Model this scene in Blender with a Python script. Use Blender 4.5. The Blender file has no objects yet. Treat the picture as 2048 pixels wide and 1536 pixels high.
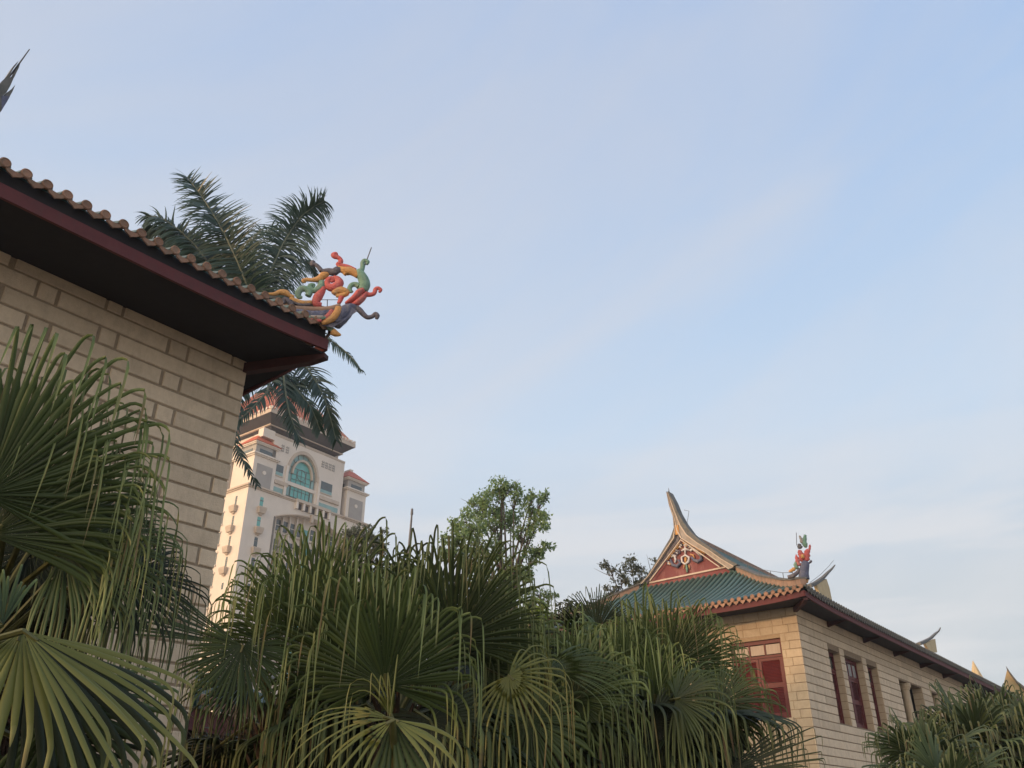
import bpy, math, random
import numpy as np
from mathutils import Vector
random.seed(7); RNG = np.random.default_rng(7)
D = bpy.data; SC = bpy.context.scene; COL = SC.collection
rad = math.radians

# ---------------------------------------------------------------- camera
FPX = 1680.0; PITCH = rad(27.65); EYE = 1.6           # focal length in pixels of the 2048 px wide photo
cam_d = D.cameras.new('camera'); cam = D.objects.new('camera', cam_d); COL.objects.link(cam)
cam_d.sensor_width = 36; cam_d.lens = FPX / 2048 * 36; cam_d.clip_end = 6000; cam_d.clip_start = 0.05
cam.location = (0, 0, EYE); cam.rotation_euler = (math.pi / 2 + PITCH, 0, 0)
SC.camera = cam
# ---------------------------------------------------------------- world
SUN_AZ = rad(-122); SUN_EL = rad(9); SKY_IN = 7.7; SKY_SUN = 28.0
w = D.worlds.new('World'); SC.world = w; w.use_nodes = True
nt = w.node_tree; nt.nodes.clear()
def N(nt, t, **k):
    n = nt.nodes.new(t)
    for a_, b_ in k.items():
        if a_.startswith('i_'): n.inputs[a_[2:].replace('_', ' ')].default_value = b_
        else: setattr(n, a_, b_)
    return n
out = N(nt, 'ShaderNodeOutputWorld'); bg = N(nt, 'ShaderNodeBackground'); bg.inputs[1].default_value = 0.1
sky = N(nt, 'ShaderNodeTexSky'); sky.sky_type = 'NISHITA'; sky.sun_disc = False
sky.sun_elevation = SUN_EL; sky.sun_rotation = SUN_AZ; sky.air_density = 1.0; sky.dust_density = 1.2; sky.ozone_density = 1.6
tc = N(nt, 'ShaderNodeTexCoord')
mp = N(nt, 'ShaderNodeMapping'); mp.inputs['Scale'].default_value = (0.75, 1.1, 3.4); mp0 = N(nt, 'ShaderNodeMapping'); mp0.inputs['Rotation'].default_value = (rad(10), rad(27), 0)
nz = N(nt, 'ShaderNodeTexNoise'); nz.inputs['Scale'].default_value = 2.1; nz.inputs['Detail'].default_value = 6; nz.inputs['Roughness'].default_value = 0.5; nz.inputs['Distortion'].default_value = 0.5
cr = N(nt, 'ShaderNodeValToRGB'); cr.color_ramp.elements[0].position = 0.34; cr.color_ramp.elements[1].position = 0.76
cr.color_ramp.elements[0].color = (0.0, 0.0, 0.0, 1); cr.color_ramp.elements[1].color = (1, 1, 1, 1)
sep = N(nt, 'ShaderNodeSeparateXYZ')
def ramp(stops):
    n = N(nt, 'ShaderNodeValToRGB'); e = n.color_ramp.elements
    e[0].position, e[0].color = stops[0][0], (*stops[0][1], 1); e[1].position, e[1].color = stops[-1][0], (*stops[-1][1], 1)
    for p_, c_ in stops[1:-1]: x = e.new(p_); x.color = (*c_, 1)
    return n
L = nt.links.new
thin = ramp([(0.0, (.56, .59, .62)), (.22, (.585, .645, .70)), (.40, (.565, .71, .88)), (.68, (.42, .575, .83)), (1.0, (.33, .48, .80))])     # clear pale blue with height
veil = ramp([(0.0, (.66, .65, .655)), (.22, (.74, .745, .755)), (.42, (.655, .72, .82)), (.70, (.56, .63, .765)), (1.0, (.51, .585, .735))])         # cirrus veil with height
m1 = N(nt, 'ShaderNodeMixRGB'); m2 = N(nt, 'ShaderNodeMixRGB'); m2.inputs[0].default_value = 0.88
dotn = N(nt, 'ShaderNodeVectorMath', operation='DOT_PRODUCT'); dotn.inputs[1].default_value = (math.sin(SUN_AZ), math.cos(SUN_AZ), 0)
glow = N(nt, 'ShaderNodeMapRange'); glow.interpolation_type = 'SMOOTHSTEP'
glow.inputs['From Min'].default_value = 0.12; glow.inputs['From Max'].default_value = 1.0; glow.inputs['To Min'].default_value = SKY_IN; glow.inputs['To Max'].default_value = SKY_SUN
side = N(nt, 'ShaderNodeMapRange'); side.inputs['From Min'].default_value = -0.15; side.inputs['From Max'].default_value = -0.62; side.inputs['To Min'].default_value = 0.34; side.inputs['To Max'].default_value = -0.05
add = N(nt, 'ShaderNodeMath', operation='ADD'); add.use_clamp = True
sc_ = N(nt, 'ShaderNodeVectorMath', operation='SCALE')
L(tc.outputs['Generated'], mp0.inputs[0]); L(mp0.outputs[0], mp.inputs[0]); L(mp.outputs[0], nz.inputs['Vector']); L(nz.outputs['Fac'], cr.inputs[0])
L(tc.outputs['Generated'], sep.inputs[0]); L(sep.outputs['Z'], thin.inputs[0]); L(sep.outputs['Z'], veil.inputs[0])
L(tc.outputs['Generated'], dotn.inputs[0]); L(dotn.outputs['Value'], glow.inputs[0]); L(dotn.outputs['Value'], side.inputs[0])
L(cr.outputs[0], add.inputs[0]); L(side.outputs[0], add.inputs[1])
L(add.outputs[0], m1.inputs[0]); L(thin.outputs[0], m1.inputs[1]); L(veil.outputs[0], m1.inputs[2])
warm = N(nt, 'ShaderNodeMixRGB'); warm.inputs[2].default_value = (0.86, 0.66, 0.43, 1)       # evening side of the sky
wf_ = N(nt, 'ShaderNodeMapRange'); wf_.interpolation_type = 'SMOOTHSTEP'; wf_.inputs['From Min'].default_value = 0.0; wf_.inputs['From Max'].default_value = 0.9; wf_.inputs['To Max'].default_value = 0.9
mp2 = N(nt, 'ShaderNodeMapping'); mp2.inputs['Scale'].default_value = (1.3, 1.3, 9.0); mp2.inputs['Rotation'].default_value = (0, rad(3), 0)
nz2 = N(nt, 'ShaderNodeTexNoise'); nz2.inputs['Scale'].default_value = 1.5; nz2.inputs['Detail'].default_value = 6; nz2.inputs['Roughness'].default_value = .55; nz2.inputs['Distortion'].default_value = .4
st_ = N(nt, 'ShaderNodeMapRange'); st_.interpolation_type = 'SMOOTHSTEP'; st_.inputs['From Min'].default_value = .42; st_.inputs['From Max'].default_value = .62
lo_ = N(nt, 'ShaderNodeMapRange'); lo_.interpolation_type = 'SMOOTHSTEP'; lo_.inputs['From Min'].default_value = .48; lo_.inputs['From Max'].default_value = .12; lo_.inputs['To Max'].default_value = .95
mu_ = N(nt, 'ShaderNodeMath', operation='MULTIPLY'); m3_ = N(nt, 'ShaderNodeMixRGB'); m3_.inputs[2].default_value = (.82, .80, .80, 1)      # pale streaks low over the horizon
L(tc.outputs['Generated'], mp2.inputs[0]); L(mp2.outputs[0], nz2.inputs['Vector']); L(nz2.outputs['Fac'], st_.inputs[0]); L(sep.outputs['Z'], lo_.inputs[0])
L(st_.outputs[0], mu_.inputs[0]); L(lo_.outputs[0], mu_.inputs[1]); L(mu_.outputs[0], m3_.inputs[0]); L(m1.outputs[0], m3_.inputs[1])
L(dotn.outputs['Value'], wf_.inputs[0]); L(wf_.outputs[0], warm.inputs[0]); L(m3_.outputs[0], warm.inputs[1]); L(warm.outputs[0], sc_.inputs[0]); L(glow.outputs[0], sc_.inputs['Scale'])
L(sky.outputs[0], m2.inputs[1]); L(sc_.outputs[0], m2.inputs[2]); L(m2.outputs[0], bg.inputs[0]); L(bg.outputs[0], out.inputs[0])
# ---------------------------------------------------------------- sun
sd = D.lights.new('sun', 'SUN'); so = D.objects.new('sun', sd); COL.objects.link(so)
sd.energy = 1.5; sd.angle = rad(2.0); sd.color = (1.0, 0.58, 0.30)
sun_dir = Vector((math.sin(SUN_AZ) * math.cos(SUN_EL), math.cos(SUN_AZ) * math.cos(SUN_EL), math.sin(SUN_EL)))
so.rotation_euler = sun_dir.to_track_quat('Z', 'Y').to_euler()
SC.view_settings.view_transform = 'Standard'; SC.view_settings.look = 'None'
SC.view_settings.exposure = 0.5; SC.view_settings.gamma = 1.0; SC.view_settings.use_curve_mapping = False
SC.render.engine = 'CYCLES'

# ---------------------------------------------------------------- viewing rays used to measure the place
Rv = np.array([1, 0, 0.]); Fv = np.array([0, math.cos(PITCH), math.sin(PITCH)]); Uv = np.array([0, -math.sin(PITCH), math.cos(PITCH)])
CAM = np.array([0, 0, EYE])
def ray(x, y): return Fv * FPX + Rv * (x - 1024) + Uv * (768 - y)
def at(x, y, r):
    d = ray(x, y); return CAM + d / math.hypot(d[0], d[1]) * r
def on_plane(x, y, P0, n):
    d = ray(x, y); return CAM + d * (((np.asarray(P0) - CAM) @ n) / (d @ n))
def unit(x): x = np.asarray(x, float); return x / np.linalg.norm(x)

# ---------------------------------------------------------------- materials
def mat(name, c1, c2=None, scale=3.0, rough=0.8, bump=0.0, bscale=20, rnd=0.0, spec=0.3, detail=4, stretch=(1, 1, 1), stain=None):
    m = D.materials.new(name); m.use_nodes = True; t = m.node_tree; b = t.nodes['Principled BSDF']
    b.inputs['Roughness'].default_value = rough; b.inputs['Specular IOR Level'].default_value = spec
    c2 = c2 or tuple(x * 0.75 for x in c1)
    co = N(t, 'ShaderNodeTexCoord'); ma = N(t, 'ShaderNodeMapping'); ma.inputs['Scale'].default_value = stretch
    t.links.new(co.outputs['Object'], ma.inputs[0])
    no = N(t, 'ShaderNodeTexNoise'); no.inputs['Scale'].default_value = scale; no.inputs['Detail'].default_value = detail; no.inputs['Roughness'].default_value = 0.65
    t.links.new(ma.outputs[0], no.inputs['Vector'])
    r = N(t, 'ShaderNodeValToRGB'); r.color_ramp.elements[0].position = 0.3; r.color_ramp.elements[1].position = 0.7
    r.color_ramp.elements[0].color = (*c2, 1); r.color_ramp.elements[1].color = (*c1, 1)
    t.links.new(no.outputs['Fac'], r.inputs[0]); last = r.outputs[0]
    if stain:
        n2 = N(t, 'ShaderNodeTexNoise'); n2.inputs['Scale'].default_value = stain[1]; n2.inputs['Detail'].default_value = 6; n2.inputs['Roughness'].default_value = 0.7
        m3 = N(t, 'ShaderNodeMapping'); m3.inputs['Scale'].default_value = (1, 1, 0.35)
        t.links.new(co.outputs['Object'], m3.inputs[0]); t.links.new(m3.outputs[0], n2.inputs['Vector'])
        r2 = N(t, 'ShaderNodeValToRGB'); r2.color_ramp.elements[0].position = 0.48; r2.color_ramp.elements[1].position = 0.72
        r2.color_ramp.elements[0].color = (0, 0, 0, 1); r2.color_ramp.elements[1].color = (stain[2],) * 3 + (1,)
        t.links.new(n2.outputs['Fac'], r2.inputs[0])
        mm = N(t, 'ShaderNodeMixRGB'); t.links.new(r2.outputs[0], mm.inputs[0]); t.links.new(last, mm.inputs[1]); mm.inputs[2].default_value = (*stain[0], 1); last = mm.outputs[0]
    if rnd:
        oi = N(t, 'ShaderNodeObjectInfo'); mr = N(t, 'ShaderNodeMapRange'); mr.inputs['To Min'].default_value = 1 - rnd; mr.inputs['To Max'].default_value = 1 + rnd
        t.links.new(oi.outputs['Random'], mr.inputs[0])
        hs = N(t, 'ShaderNodeHueSaturation'); t.links.new(mr.outputs[0], hs.inputs['Value']); t.links.new(last, hs.inputs['Color']); last = hs.outputs[0]
    t.links.new(last, b.inputs['Base Color'])
    if bump:
        n3 = N(t, 'ShaderNodeTexNoise'); n3.inputs['Scale'].default_value = bscale; n3.inputs['Detail'].default_value = 5
        t.links.new(co.outputs['Object'], n3.inputs['Vector'])
        bp = N(t, 'ShaderNodeBump'); bp.inputs['Strength'].default_value = bump; bp.inputs['Distance'].default_value = 0.02
        t.links.new(n3.outputs['Fac'], bp.inputs['Height']); t.links.new(bp.outputs[0], b.inputs['Normal'])
    return m
def leaf_mat(name, dark, light, tip, trans=0.35, rnd=0.25, rough=0.45, brown=None):
    m = D.materials.new(name); m.use_nodes = True; t = m.node_tree; b = t.nodes['Principled BSDF']
    at_ = N(t, 'ShaderNodeAttribute'); at_.attribute_name = 'tip'
    r = N(t, 'ShaderNodeValToRGB'); e = r.color_ramp.elements
    e[0].position = 0.0; e[0].color = (*dark, 1); e[1].position = 1.0; e[1].color = (*(brown or tip), 1)
    if brown: y_ = e.new(0.80); y_.color = (*tip, 1)
    x = e.new(0.45); x.color = (*light, 1)
    t.links.new(at_.outputs['Fac'], r.inputs[0])
    oi = N(t, 'ShaderNodeObjectInfo'); co = N(t, 'ShaderNodeTexCoord')
    no = N(t, 'ShaderNodeTexNoise'); no.inputs['Scale'].default_value = 2.3; no.inputs['Detail'].default_value = 5
    t.links.new(co.outputs['Object'], no.inputs['Vector'])
    ad = N(t, 'ShaderNodeMath', operation='ADD'); t.links.new(oi.outputs['Random'], ad.inputs[0]); t.links.new(no.outputs['Fac'], ad.inputs[1])
    mr = N(t, 'ShaderNodeMapRange'); mr.inputs['From Min'].default_value = 0.2; mr.inputs['From Max'].default_value = 1.8
    mr.inputs['To Min'].default_value = 1 - rnd * 1.6; mr.inputs['To Max'].default_value = 1 + rnd * 1.6
    t.links.new(ad.outputs[0], mr.inputs[0])
    hs = N(t, 'ShaderNodeHueSaturation'); t.links.new(mr.outputs[0], hs.inputs['Value']); t.links.new(r.outputs[0], hs.inputs['Color'])
    t.links.new(hs.outputs[0], b.inputs['Base Color']); b.inputs['Roughness'].default_value = rough; b.inputs['Specular IOR Level'].default_value = 0.35
    tr = N(t, 'ShaderNodeBsdfTranslucent'); t.links.new(hs.outputs[0], tr.inputs[0])
    ms = N(t, 'ShaderNodeMixShader'); ms.inputs[0].default_value = trans
    o = t.nodes['Material Output']; t.links.new(b.outputs[0], ms.inputs[1]); t.links.new(tr.outputs[0], ms.inputs[2]); t.links.new(ms.outputs[0], o.inputs[0])
    return m
def glass_mat(name, c, rough=0.08, metal=0.0):
    m = D.materials.new(name); m.use_nodes = True; t = m.node_tree; b = t.nodes['Principled BSDF']
    b.inputs['Roughness'].default_value = rough; b.inputs['Specular IOR Level'].default_value = 0.8; b.inputs['Metallic'].default_value = metal
    no = N(t, 'ShaderNodeTexNoise'); no.inputs['Scale'].default_value = 0.9; co = N(t, 'ShaderNodeTexCoord'); t.links.new(co.outputs['Object'], no.inputs['Vector'])
    r = N(t, 'ShaderNodeValToRGB'); r.color_ramp.elements[0].color = (*[x * .7 for x in c], 1); r.color_ramp.elements[1].color = (*[min(1, x * 1.3) for x in c], 1)
    t.links.new(no.outputs['Fac'], r.inputs[0]); t.links.new(r.outputs[0], b.inputs['Base Color'])
    return m

M = {}
M['granite'] = mat('pale granite block', (0.61, 0.505, 0.375), (0.53, 0.435, 0.32), 9, 0.85, 0.5, 45, rnd=0.12, stain=((0.24, 0.2, 0.15), 3.5, 0.35))
M['granite_y'] = mat('warm granite block', (0.47, 0.39, 0.285), (0.40, 0.33, 0.24), 7, 0.85, 0.3, 40, rnd=0.07, stain=((0.27, 0.2, 0.13), 2.5, 0.35))
M['mortar'] = mat('dark mortar', (0.335, 0.27, 0.195), (0.25, 0.20, 0.145), 9, 0.95, 0.4, 50)
M['mortar3'] = mat('tan mortar', (0.38, 0.29, 0.195), (0.31, 0.235, 0.155), 14, 0.95, 0.3, 50)
M['mortar2'] = mat('brown mortar', (0.25, 0.19, 0.13), (0.19, 0.145, 0.10), 14, 0.95, 0.3, 50)
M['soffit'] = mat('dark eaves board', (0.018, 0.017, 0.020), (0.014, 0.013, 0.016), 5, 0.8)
M['redwood'] = mat('dark red painted timber', (0.115, 0.030, 0.032), (0.085, 0.024, 0.027), 4, 0.7, 0.1, 30, stain=((0.07, 0.035, 0.035), 6, 0.5))
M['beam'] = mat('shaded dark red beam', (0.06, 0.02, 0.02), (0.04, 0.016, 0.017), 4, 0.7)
M['shutter'] = mat('oxblood shutter paint', (0.115, 0.022, 0.024), (0.09, 0.018, 0.02), 4, 0.5, 0.1, 30)
M['tilegreen'] = mat('green glazed tile', (0.062, 0.125, 0.11), (0.045, 0.09, 0.08), 6, 0.45, 0.1, 20, rnd=0.12, spec=0.5, stain=((0.10, 0.12, 0.10), 5, 0.5))
M['tilepan'] = mat('dark green pan tile', (0.028, 0.075, 0.075), (0.018, 0.05, 0.05), 6, 0.5)
M['tilegrey'] = mat('end tile in shade grey', (0.15, 0.145, 0.13), (0.09, 0.088, 0.08), 6, 0.8, 0.3, 25)  # grey stands in for shade on the long side's end tiles
M['terra'] = mat('orange terracotta end tile', (0.33, 0.195, 0.135), (0.22, 0.13, 0.09), 9, 0.7, 0.3, 30, rnd=0.18, stain=((0.2, 0.12, 0.08), 8, 0.6))
M['terra_d'] = mat('dusty brown end tile', (0.29, 0.165, 0.115), (0.19, 0.12, 0.085), 14, 0.8, 0.4, 40, rnd=0.2, stain=((0.14, 0.13, 0.1), 11, 0.7))
M['cream'] = mat('cream painted border', (0.55, 0.47, 0.40), (0.46, 0.39, 0.33), 5, 0.8)
M['ridge'] = mat('pinkish ridge mortar', (0.36, 0.24, 0.18), (0.24, 0.165, 0.13), 6, 0.85, 0.3, 30, stain=((0.13, 0.12, 0.11), 4, 0.7))
M['ridgegrey'] = mat('grey ridge coping', (0.17, 0.17, 0.165), (0.09, 0.095, 0.095), 6, 0.8, 0.3, 30)
M['gablered'] = mat('red plaster gable', (0.21, 0.072, 0.078), (0.165, 0.055, 0.06), 1.8, 0.8, 0.1, 20, stain=((0.36, 0.21, 0.19), 1.6, 0.75))
M['pink'] = mat('peach stucco border', (0.38, 0.35, 0.33), (0.29, 0.265, 0.25), 5, 0.8, 0.2, 30, stain=((0.2, 0.17, 0.15), 5, 0.5))
M['st_red'] = mat('coral red enamel', (0.56, 0.13, 0.125), (0.44, 0.09, 0.09), 14, 0.6, 1.0, 34, stain=((0.30, 0.27, 0.24), 9, 0.55))
M['st_orange'] = mat('ochre enamel', (0.60, 0.33, 0.12), (0.46, 0.24, 0.09), 14, 0.6, 1.0, 34, stain=((0.30, 0.27, 0.24), 9, 0.55))
M['st_green'] = mat('jade enamel', (0.19, 0.33, 0.25), (0.12, 0.23, 0.18), 14, 0.6, 1.0, 34, stain=((0.30, 0.27, 0.24), 9, 0.55))
M['st_blue'] = mat('slate blue enamel', (0.12, 0.135, 0.22), (0.07, 0.08, 0.13), 14, 0.6, 1.0, 34, stain=((0.30, 0.27, 0.24), 9, 0.55))
M['st_dark'] = mat('dark violet enamel', (0.13, 0.125, 0.155), (0.075, 0.07, 0.095), 14, 0.6, 1.0, 34, stain=((0.30, 0.27, 0.24), 9, 0.55))
M['st_white'] = mat('chalk white stucco', (0.62, 0.61, 0.64), (0.48, 0.48, 0.52), 8, 0.7, 0.3, 30)
M['st_yellow'] = mat('ochre plaster and sunlit tone', (0.52, 0.42, 0.26), (0.44, 0.35, 0.21), 3, 0.8)
M['towerwall'] = mat('cream tower render', (0.66, 0.59, 0.52), (0.60, 0.54, 0.475), 0.35, 0.85, 0, 1, stain=((0.40, 0.34, 0.29), 0.12, 0.35))
M['towergrey'] = mat('grey tower panel', (0.34, 0.32, 0.30), (0.29, 0.275, 0.26), 0.5, 0.85)
M['towertrim'] = mat('tan moulding', (0.50, 0.42, 0.345), (0.42, 0.35, 0.285), 0.6, 0.85)
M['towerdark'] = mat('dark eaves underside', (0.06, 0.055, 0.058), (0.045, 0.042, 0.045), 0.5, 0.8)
M['towertile'] = mat('orange red roof tile', (0.50, 0.115, 0.055), (0.40, 0.085, 0.045), 0.8, 0.6)
M['towerrib'] = mat('pale roof rib', (0.44, 0.19, 0.13), (0.36, 0.15, 0.10), 0.8, 0.7)
M['teal'] = glass_mat('teal glass', (0.07, 0.33, 0.31), 0.3)
M['teallight'] = glass_mat('pale teal spandrel', (0.17, 0.31, 0.30), 0.35)
M['darkglass'] = glass_mat('dark window glass', (0.035, 0.055, 0.06), 0.12)
M['frame'] = mat('grey window frame', (0.17, 0.17, 0.165), (0.12, 0.12, 0.12), 2, 0.6)
M['paneglass'] = mat('dusty curtained pane', (0.42, 0.35, 0.30), (0.34, 0.28, 0.24), 3, 0.45, stretch=(6, 6, .6), spec=.15)
M['paneglass2'] = glass_mat('clear pane', (0.30, 0.31, 0.33), 0.06)
M['interior'] = mat('dim interior', (0.035, 0.028, 0.025), (0.02, 0.017, 0.016), 2, 0.9)
M['metal'] = mat('dull galvanised metal', (0.12, 0.12, 0.125), (0.08, 0.08, 0.085), 5, 0.5)
M['bark'] = mat('palm trunk bark', (0.13, 0.10, 0.07), (0.06, 0.045, 0.03), 9, 0.95, 0.8, 25, stretch=(1, 1, 4))
M['fibre'] = mat('brown palm fibre', (0.05, 0.032, 0.02), (0.02, 0.015, 0.01), 18, 0.95, 0.8, 40, stretch=(1, 1, .3))
M['treebark'] = mat('grey brown bark', (0.12, 0.10, 0.085), (0.07, 0.06, 0.05), 6, 0.9, 0.6, 20)
M['rachis'] = mat('pale grey green frond rib', (0.13, 0.15, 0.11), (0.09, 0.11, 0.08), 5, 0.5)
M['petiole'] = mat('yellow green stalk', (0.085, 0.09, 0.03), (0.055, 0.06, 0.02), 5, 0.5)
BR = (0.19, 0.15, 0.07)
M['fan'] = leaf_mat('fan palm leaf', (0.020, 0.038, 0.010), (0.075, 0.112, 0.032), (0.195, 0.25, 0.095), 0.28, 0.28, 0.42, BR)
M['fany'] = leaf_mat('yellow green fan palm leaf', (0.10, 0.12, 0.028), (0.165, 0.18, 0.05), (0.27, 0.27, 0.10), 0.28, 0.16, 0.42, (0.24, 0.18, 0.08))  # yellow green is the leaf's own colour
M['fand'] = leaf_mat('shade dark fan palm leaf', (0.008, 0.016, 0.005), (0.024, 0.038, 0.011), (0.095, 0.12, 0.042), 0.15, 0.3, 0.6, (0.10, 0.07, 0.035))  # darker copy of the fan leaf, with crown shade put into its colour
M['fanfar'] = leaf_mat('far fan palm leaf', (0.035, 0.055, 0.02), (0.08, 0.108, 0.04), (0.17, 0.19, 0.085), 0.25, 0.3, 0.6, (0.15, 0.12, 0.06))
M['royal'] = leaf_mat('blue green royal palm leaflet', (0.030, 0.055, 0.042), (0.04, 0.072, 0.055), (0.09, 0.13, 0.11), 0.2, 0.2, 0.35)
M['leaf'] = leaf_mat('haze pale green leaf', (0.13, 0.20, 0.085), (0.19, 0.28, 0.12), (0.25, 0.35, 0.16), 0.55, 0.2)  # paler than real foliage: distance haze put into the colour
M['leafgrey'] = leaf_mat('grey green leaf', (0.08, 0.10, 0.068), (0.12, 0.14, 0.095), (0.15, 0.17, 0.12), 0.4, 0.2)
M['leaflime'] = leaf_mat('lime green leaf', (0.13, 0.20, 0.03), (0.19, 0.28, 0.045), (0.26, 0.36, 0.07), 0.4, 0.1)
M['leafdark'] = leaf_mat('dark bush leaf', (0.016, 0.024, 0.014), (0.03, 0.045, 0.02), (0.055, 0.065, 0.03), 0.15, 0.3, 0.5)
M['twig'] = mat('dark dry twig', (0.075, 0.045, 0.03), (0.03, 0.022, 0.018), 8, 0.9)
M['ground'] = mat('pale bounce paving', (0.34, 0.295, 0.235), (0.25, 0.215, 0.17), 0.6, 0.9, 0.2, 8)  # pale warm tone chosen to bounce light up onto the walls
M['soil'] = mat('planting soil', (0.06, 0.045, 0.03), (0.035, 0.028, 0.02), 2, 0.95)

# ---------------------------------------------------------------- object helpers
def empty(name, loc, label, cat, group=None, kind=None):
    o = D.objects.new(name, None); COL.objects.link(o); o.location = [float(x) for x in loc]; o.empty_display_size = 0.3
    o['label'] = label; o['category'] = cat
    if group: o['group'] = group
    if kind: o['kind'] = kind
    return o
def raw(name, V, F, m, parent=None, smooth=False, attr=None, kind=None, mats=None, midx=None):
    """V: world coordinates (n,3).  One mesh object; stored relative to its thing's base."""
    V = np.asarray(V, dtype=np.float64).reshape(-1, 3)
    top = parent
    off = np.zeros(3)
    while top is not None:
        off = off + np.array(top.location); top = top.parent
    V = V - off
    me = D.meshes.new(name)
    if isinstance(F, np.ndarray):
        k = F.shape[1]; me.vertices.add(len(V)); me.vertices.foreach_set('co', V.astype(np.float32).ravel())
        me.loops.add(F.size); me.loops.foreach_set('vertex_index', F.astype(np.int32).ravel())
        me.polygons.add(len(F)); me.polygons.foreach_set('loop_start', np.arange(0, F.size, k, dtype=np.int32))
        me.polygons.foreach_set('loop_total', np.full(len(F), k, dtype=np.int32)); me.update(calc_edges=True)
    else:
        me.from_pydata(V.tolist(), [], F)
    for x in (mats or [m]): me.materials.append(x)
    if midx is not None: me.polygons.foreach_set('material_index', midx)
    if smooth: me.polygons.foreach_set('use_smooth', np.ones(len(me.polygons), dtype=bool))
    if attr is not None:
        at_ = me.attributes.new('tip', 'FLOAT', 'POINT'); at_.data.foreach_set('value', np.asarray(attr, dtype=np.float32))
    o = D.objects.new(name, me); COL.objects.link(o)
    if parent: o.parent = parent
    if kind: o['kind'] = kind
    return o
class MB:
    def __init__(s, T=None): s.V = []; s.F = []; s.n = 0; s.T = T or (lambda p: p)
    def add(s, V, F):
        V = [s.T(np.asarray(p, float)) for p in V]; s.V += V; s.F += [tuple(i + s.n for i in f) for f in F]; s.n += len(V); return s
    def box(s, a, b):
        x0, y0, z0 = a; x1, y1, z1 = b
        return s.add([(x0, y0, z0), (x1, y0, z0), (x1, y1, z0), (x0, y1, z0), (x0, y0, z1), (x1, y0, z1), (x1, y1, z1), (x0, y1, z1)],
                     [(0, 3, 2, 1), (4, 5, 6, 7), (0, 1, 5, 4), (1, 2, 6, 5), (2, 3, 7, 6), (3, 0, 4, 7)])
    def hull8(s, P):      # 8 corners: 4 bottom then 4 top
        return s.add(P, [(0, 3, 2, 1), (4, 5, 6, 7), (0, 1, 5, 4), (1, 2, 6, 5), (2, 3, 7, 6), (3, 0, 4, 7)])
    def tube(s, P, R, n=8, cap=True, flat=1.0, up=(0, 0, 1)):
        P = [np.asarray(p, float) for p in P]; R = R if hasattr(R, '__len__') else [R] * len(P)
        V = []; pa = None
        for i, p in enumerate(P):
            d = unit(P[min(i + 1, len(P) - 1)] - P[max(i - 1, 0)])
            if pa is None:
                a_ = np.cross(d, up)
                if np.linalg.norm(a_) < 1e-3: a_ = np.cross(d, (1, 0, 0))
            else: a_ = pa - d * (pa @ d)
            a_ = unit(a_); b_ = np.cross(d, a_); pa = a_
            for k in range(n):
                t = 2 * math.pi * k / n; V.append(p + R[i] * (a_ * math.cos(t) * flat + b_ * math.sin(t)))
        F = []
        for i in range(len(P) - 1):
            for k in range(n): F.append((i * n + k, i * n + (k + 1) % n, (i + 1) * n + (k + 1) % n, (i + 1) * n + k))
        if cap: F.append(tuple(range(n - 1, -1, -1))); F.append(tuple((len(P) - 1) * n + k for k in range(n)))
        return s.add(V, F)
    def bar(s, P, w_, h_, side, up=(0, 0, 1)):      # swept rectangle: side = horizontal width direction
        V = []; side = unit(side); W = w_ if hasattr(w_, '__len__') else [w_] * len(P); H_ = h_ if hasattr(h_, '__len__') else [h_] * len(P)
        for i, p in enumerate(P):
            p = np.asarray(p, float); u_ = np.asarray(up, float)
            V += [p - side * W[i] / 2, p + side * W[i] / 2, p + side * W[i] / 2 + u_ * H_[i], p - side * W[i] / 2 + u_ * H_[i]]
        F = [(3, 2, 1, 0)]
        for i in range(len(P) - 1):
            a_ = 4 * i
            for k in range(4): F.append((a_ + k, a_ + (k + 1) % 4, a_ + 4 + (k + 1) % 4, a_ + 4 + k))
        q = 4 * (len(P) - 1); F.append((q, q + 1, q + 2, q + 3))
        return s.add(V, F)
    def build(s, name, m, parent=None, smooth=False, kind=None):
        return raw(name, np.array(s.V), s.F, m, parent, smooth, kind=kind)
def setlabel(o, l): o['label'] = l; return o

# ---------------------------------------------------------------- building axes
A_ = rad(38.7); U = np.array([math.sin(A_), math.cos(A_), 0]); V_ = np.array([-math.cos(A_), math.sin(A_), 0]); Zv = np.array([0, 0, 1.])
PL = at(472, 853, 13.9); PL[2] = 0        # far corner of the near hall
PR = at(1611, 1355, 33.7); PR[2] = 0      # near corner of the far hall
TL_ = lambda p: PL - U * p[0] + V_ * p[1] + Zv * p[2]      # hall frames: s runs inwards from the visible end, v into the building
TR_ = lambda p: PR + U * p[0] + V_ * p[1] + Zv * p[2]

# ---------------------------------------------------------------- setting: ground
g = raw('ground', [(-250, -250, 0), (250, -250, 0), (250, 300, 0), (-250, 300, 0)], [(0, 1, 2, 3)], M['ground']); g['kind'] = 'structure'
g = raw('planting_bed', [(-6, 2.5, .01), (12, 2.5, .01), (12, 13.5, .01), (-2.5, 13.5, .01)], [(0, 1, 2, 3)], M['soil']); g['kind'] = 'structure'

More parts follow.
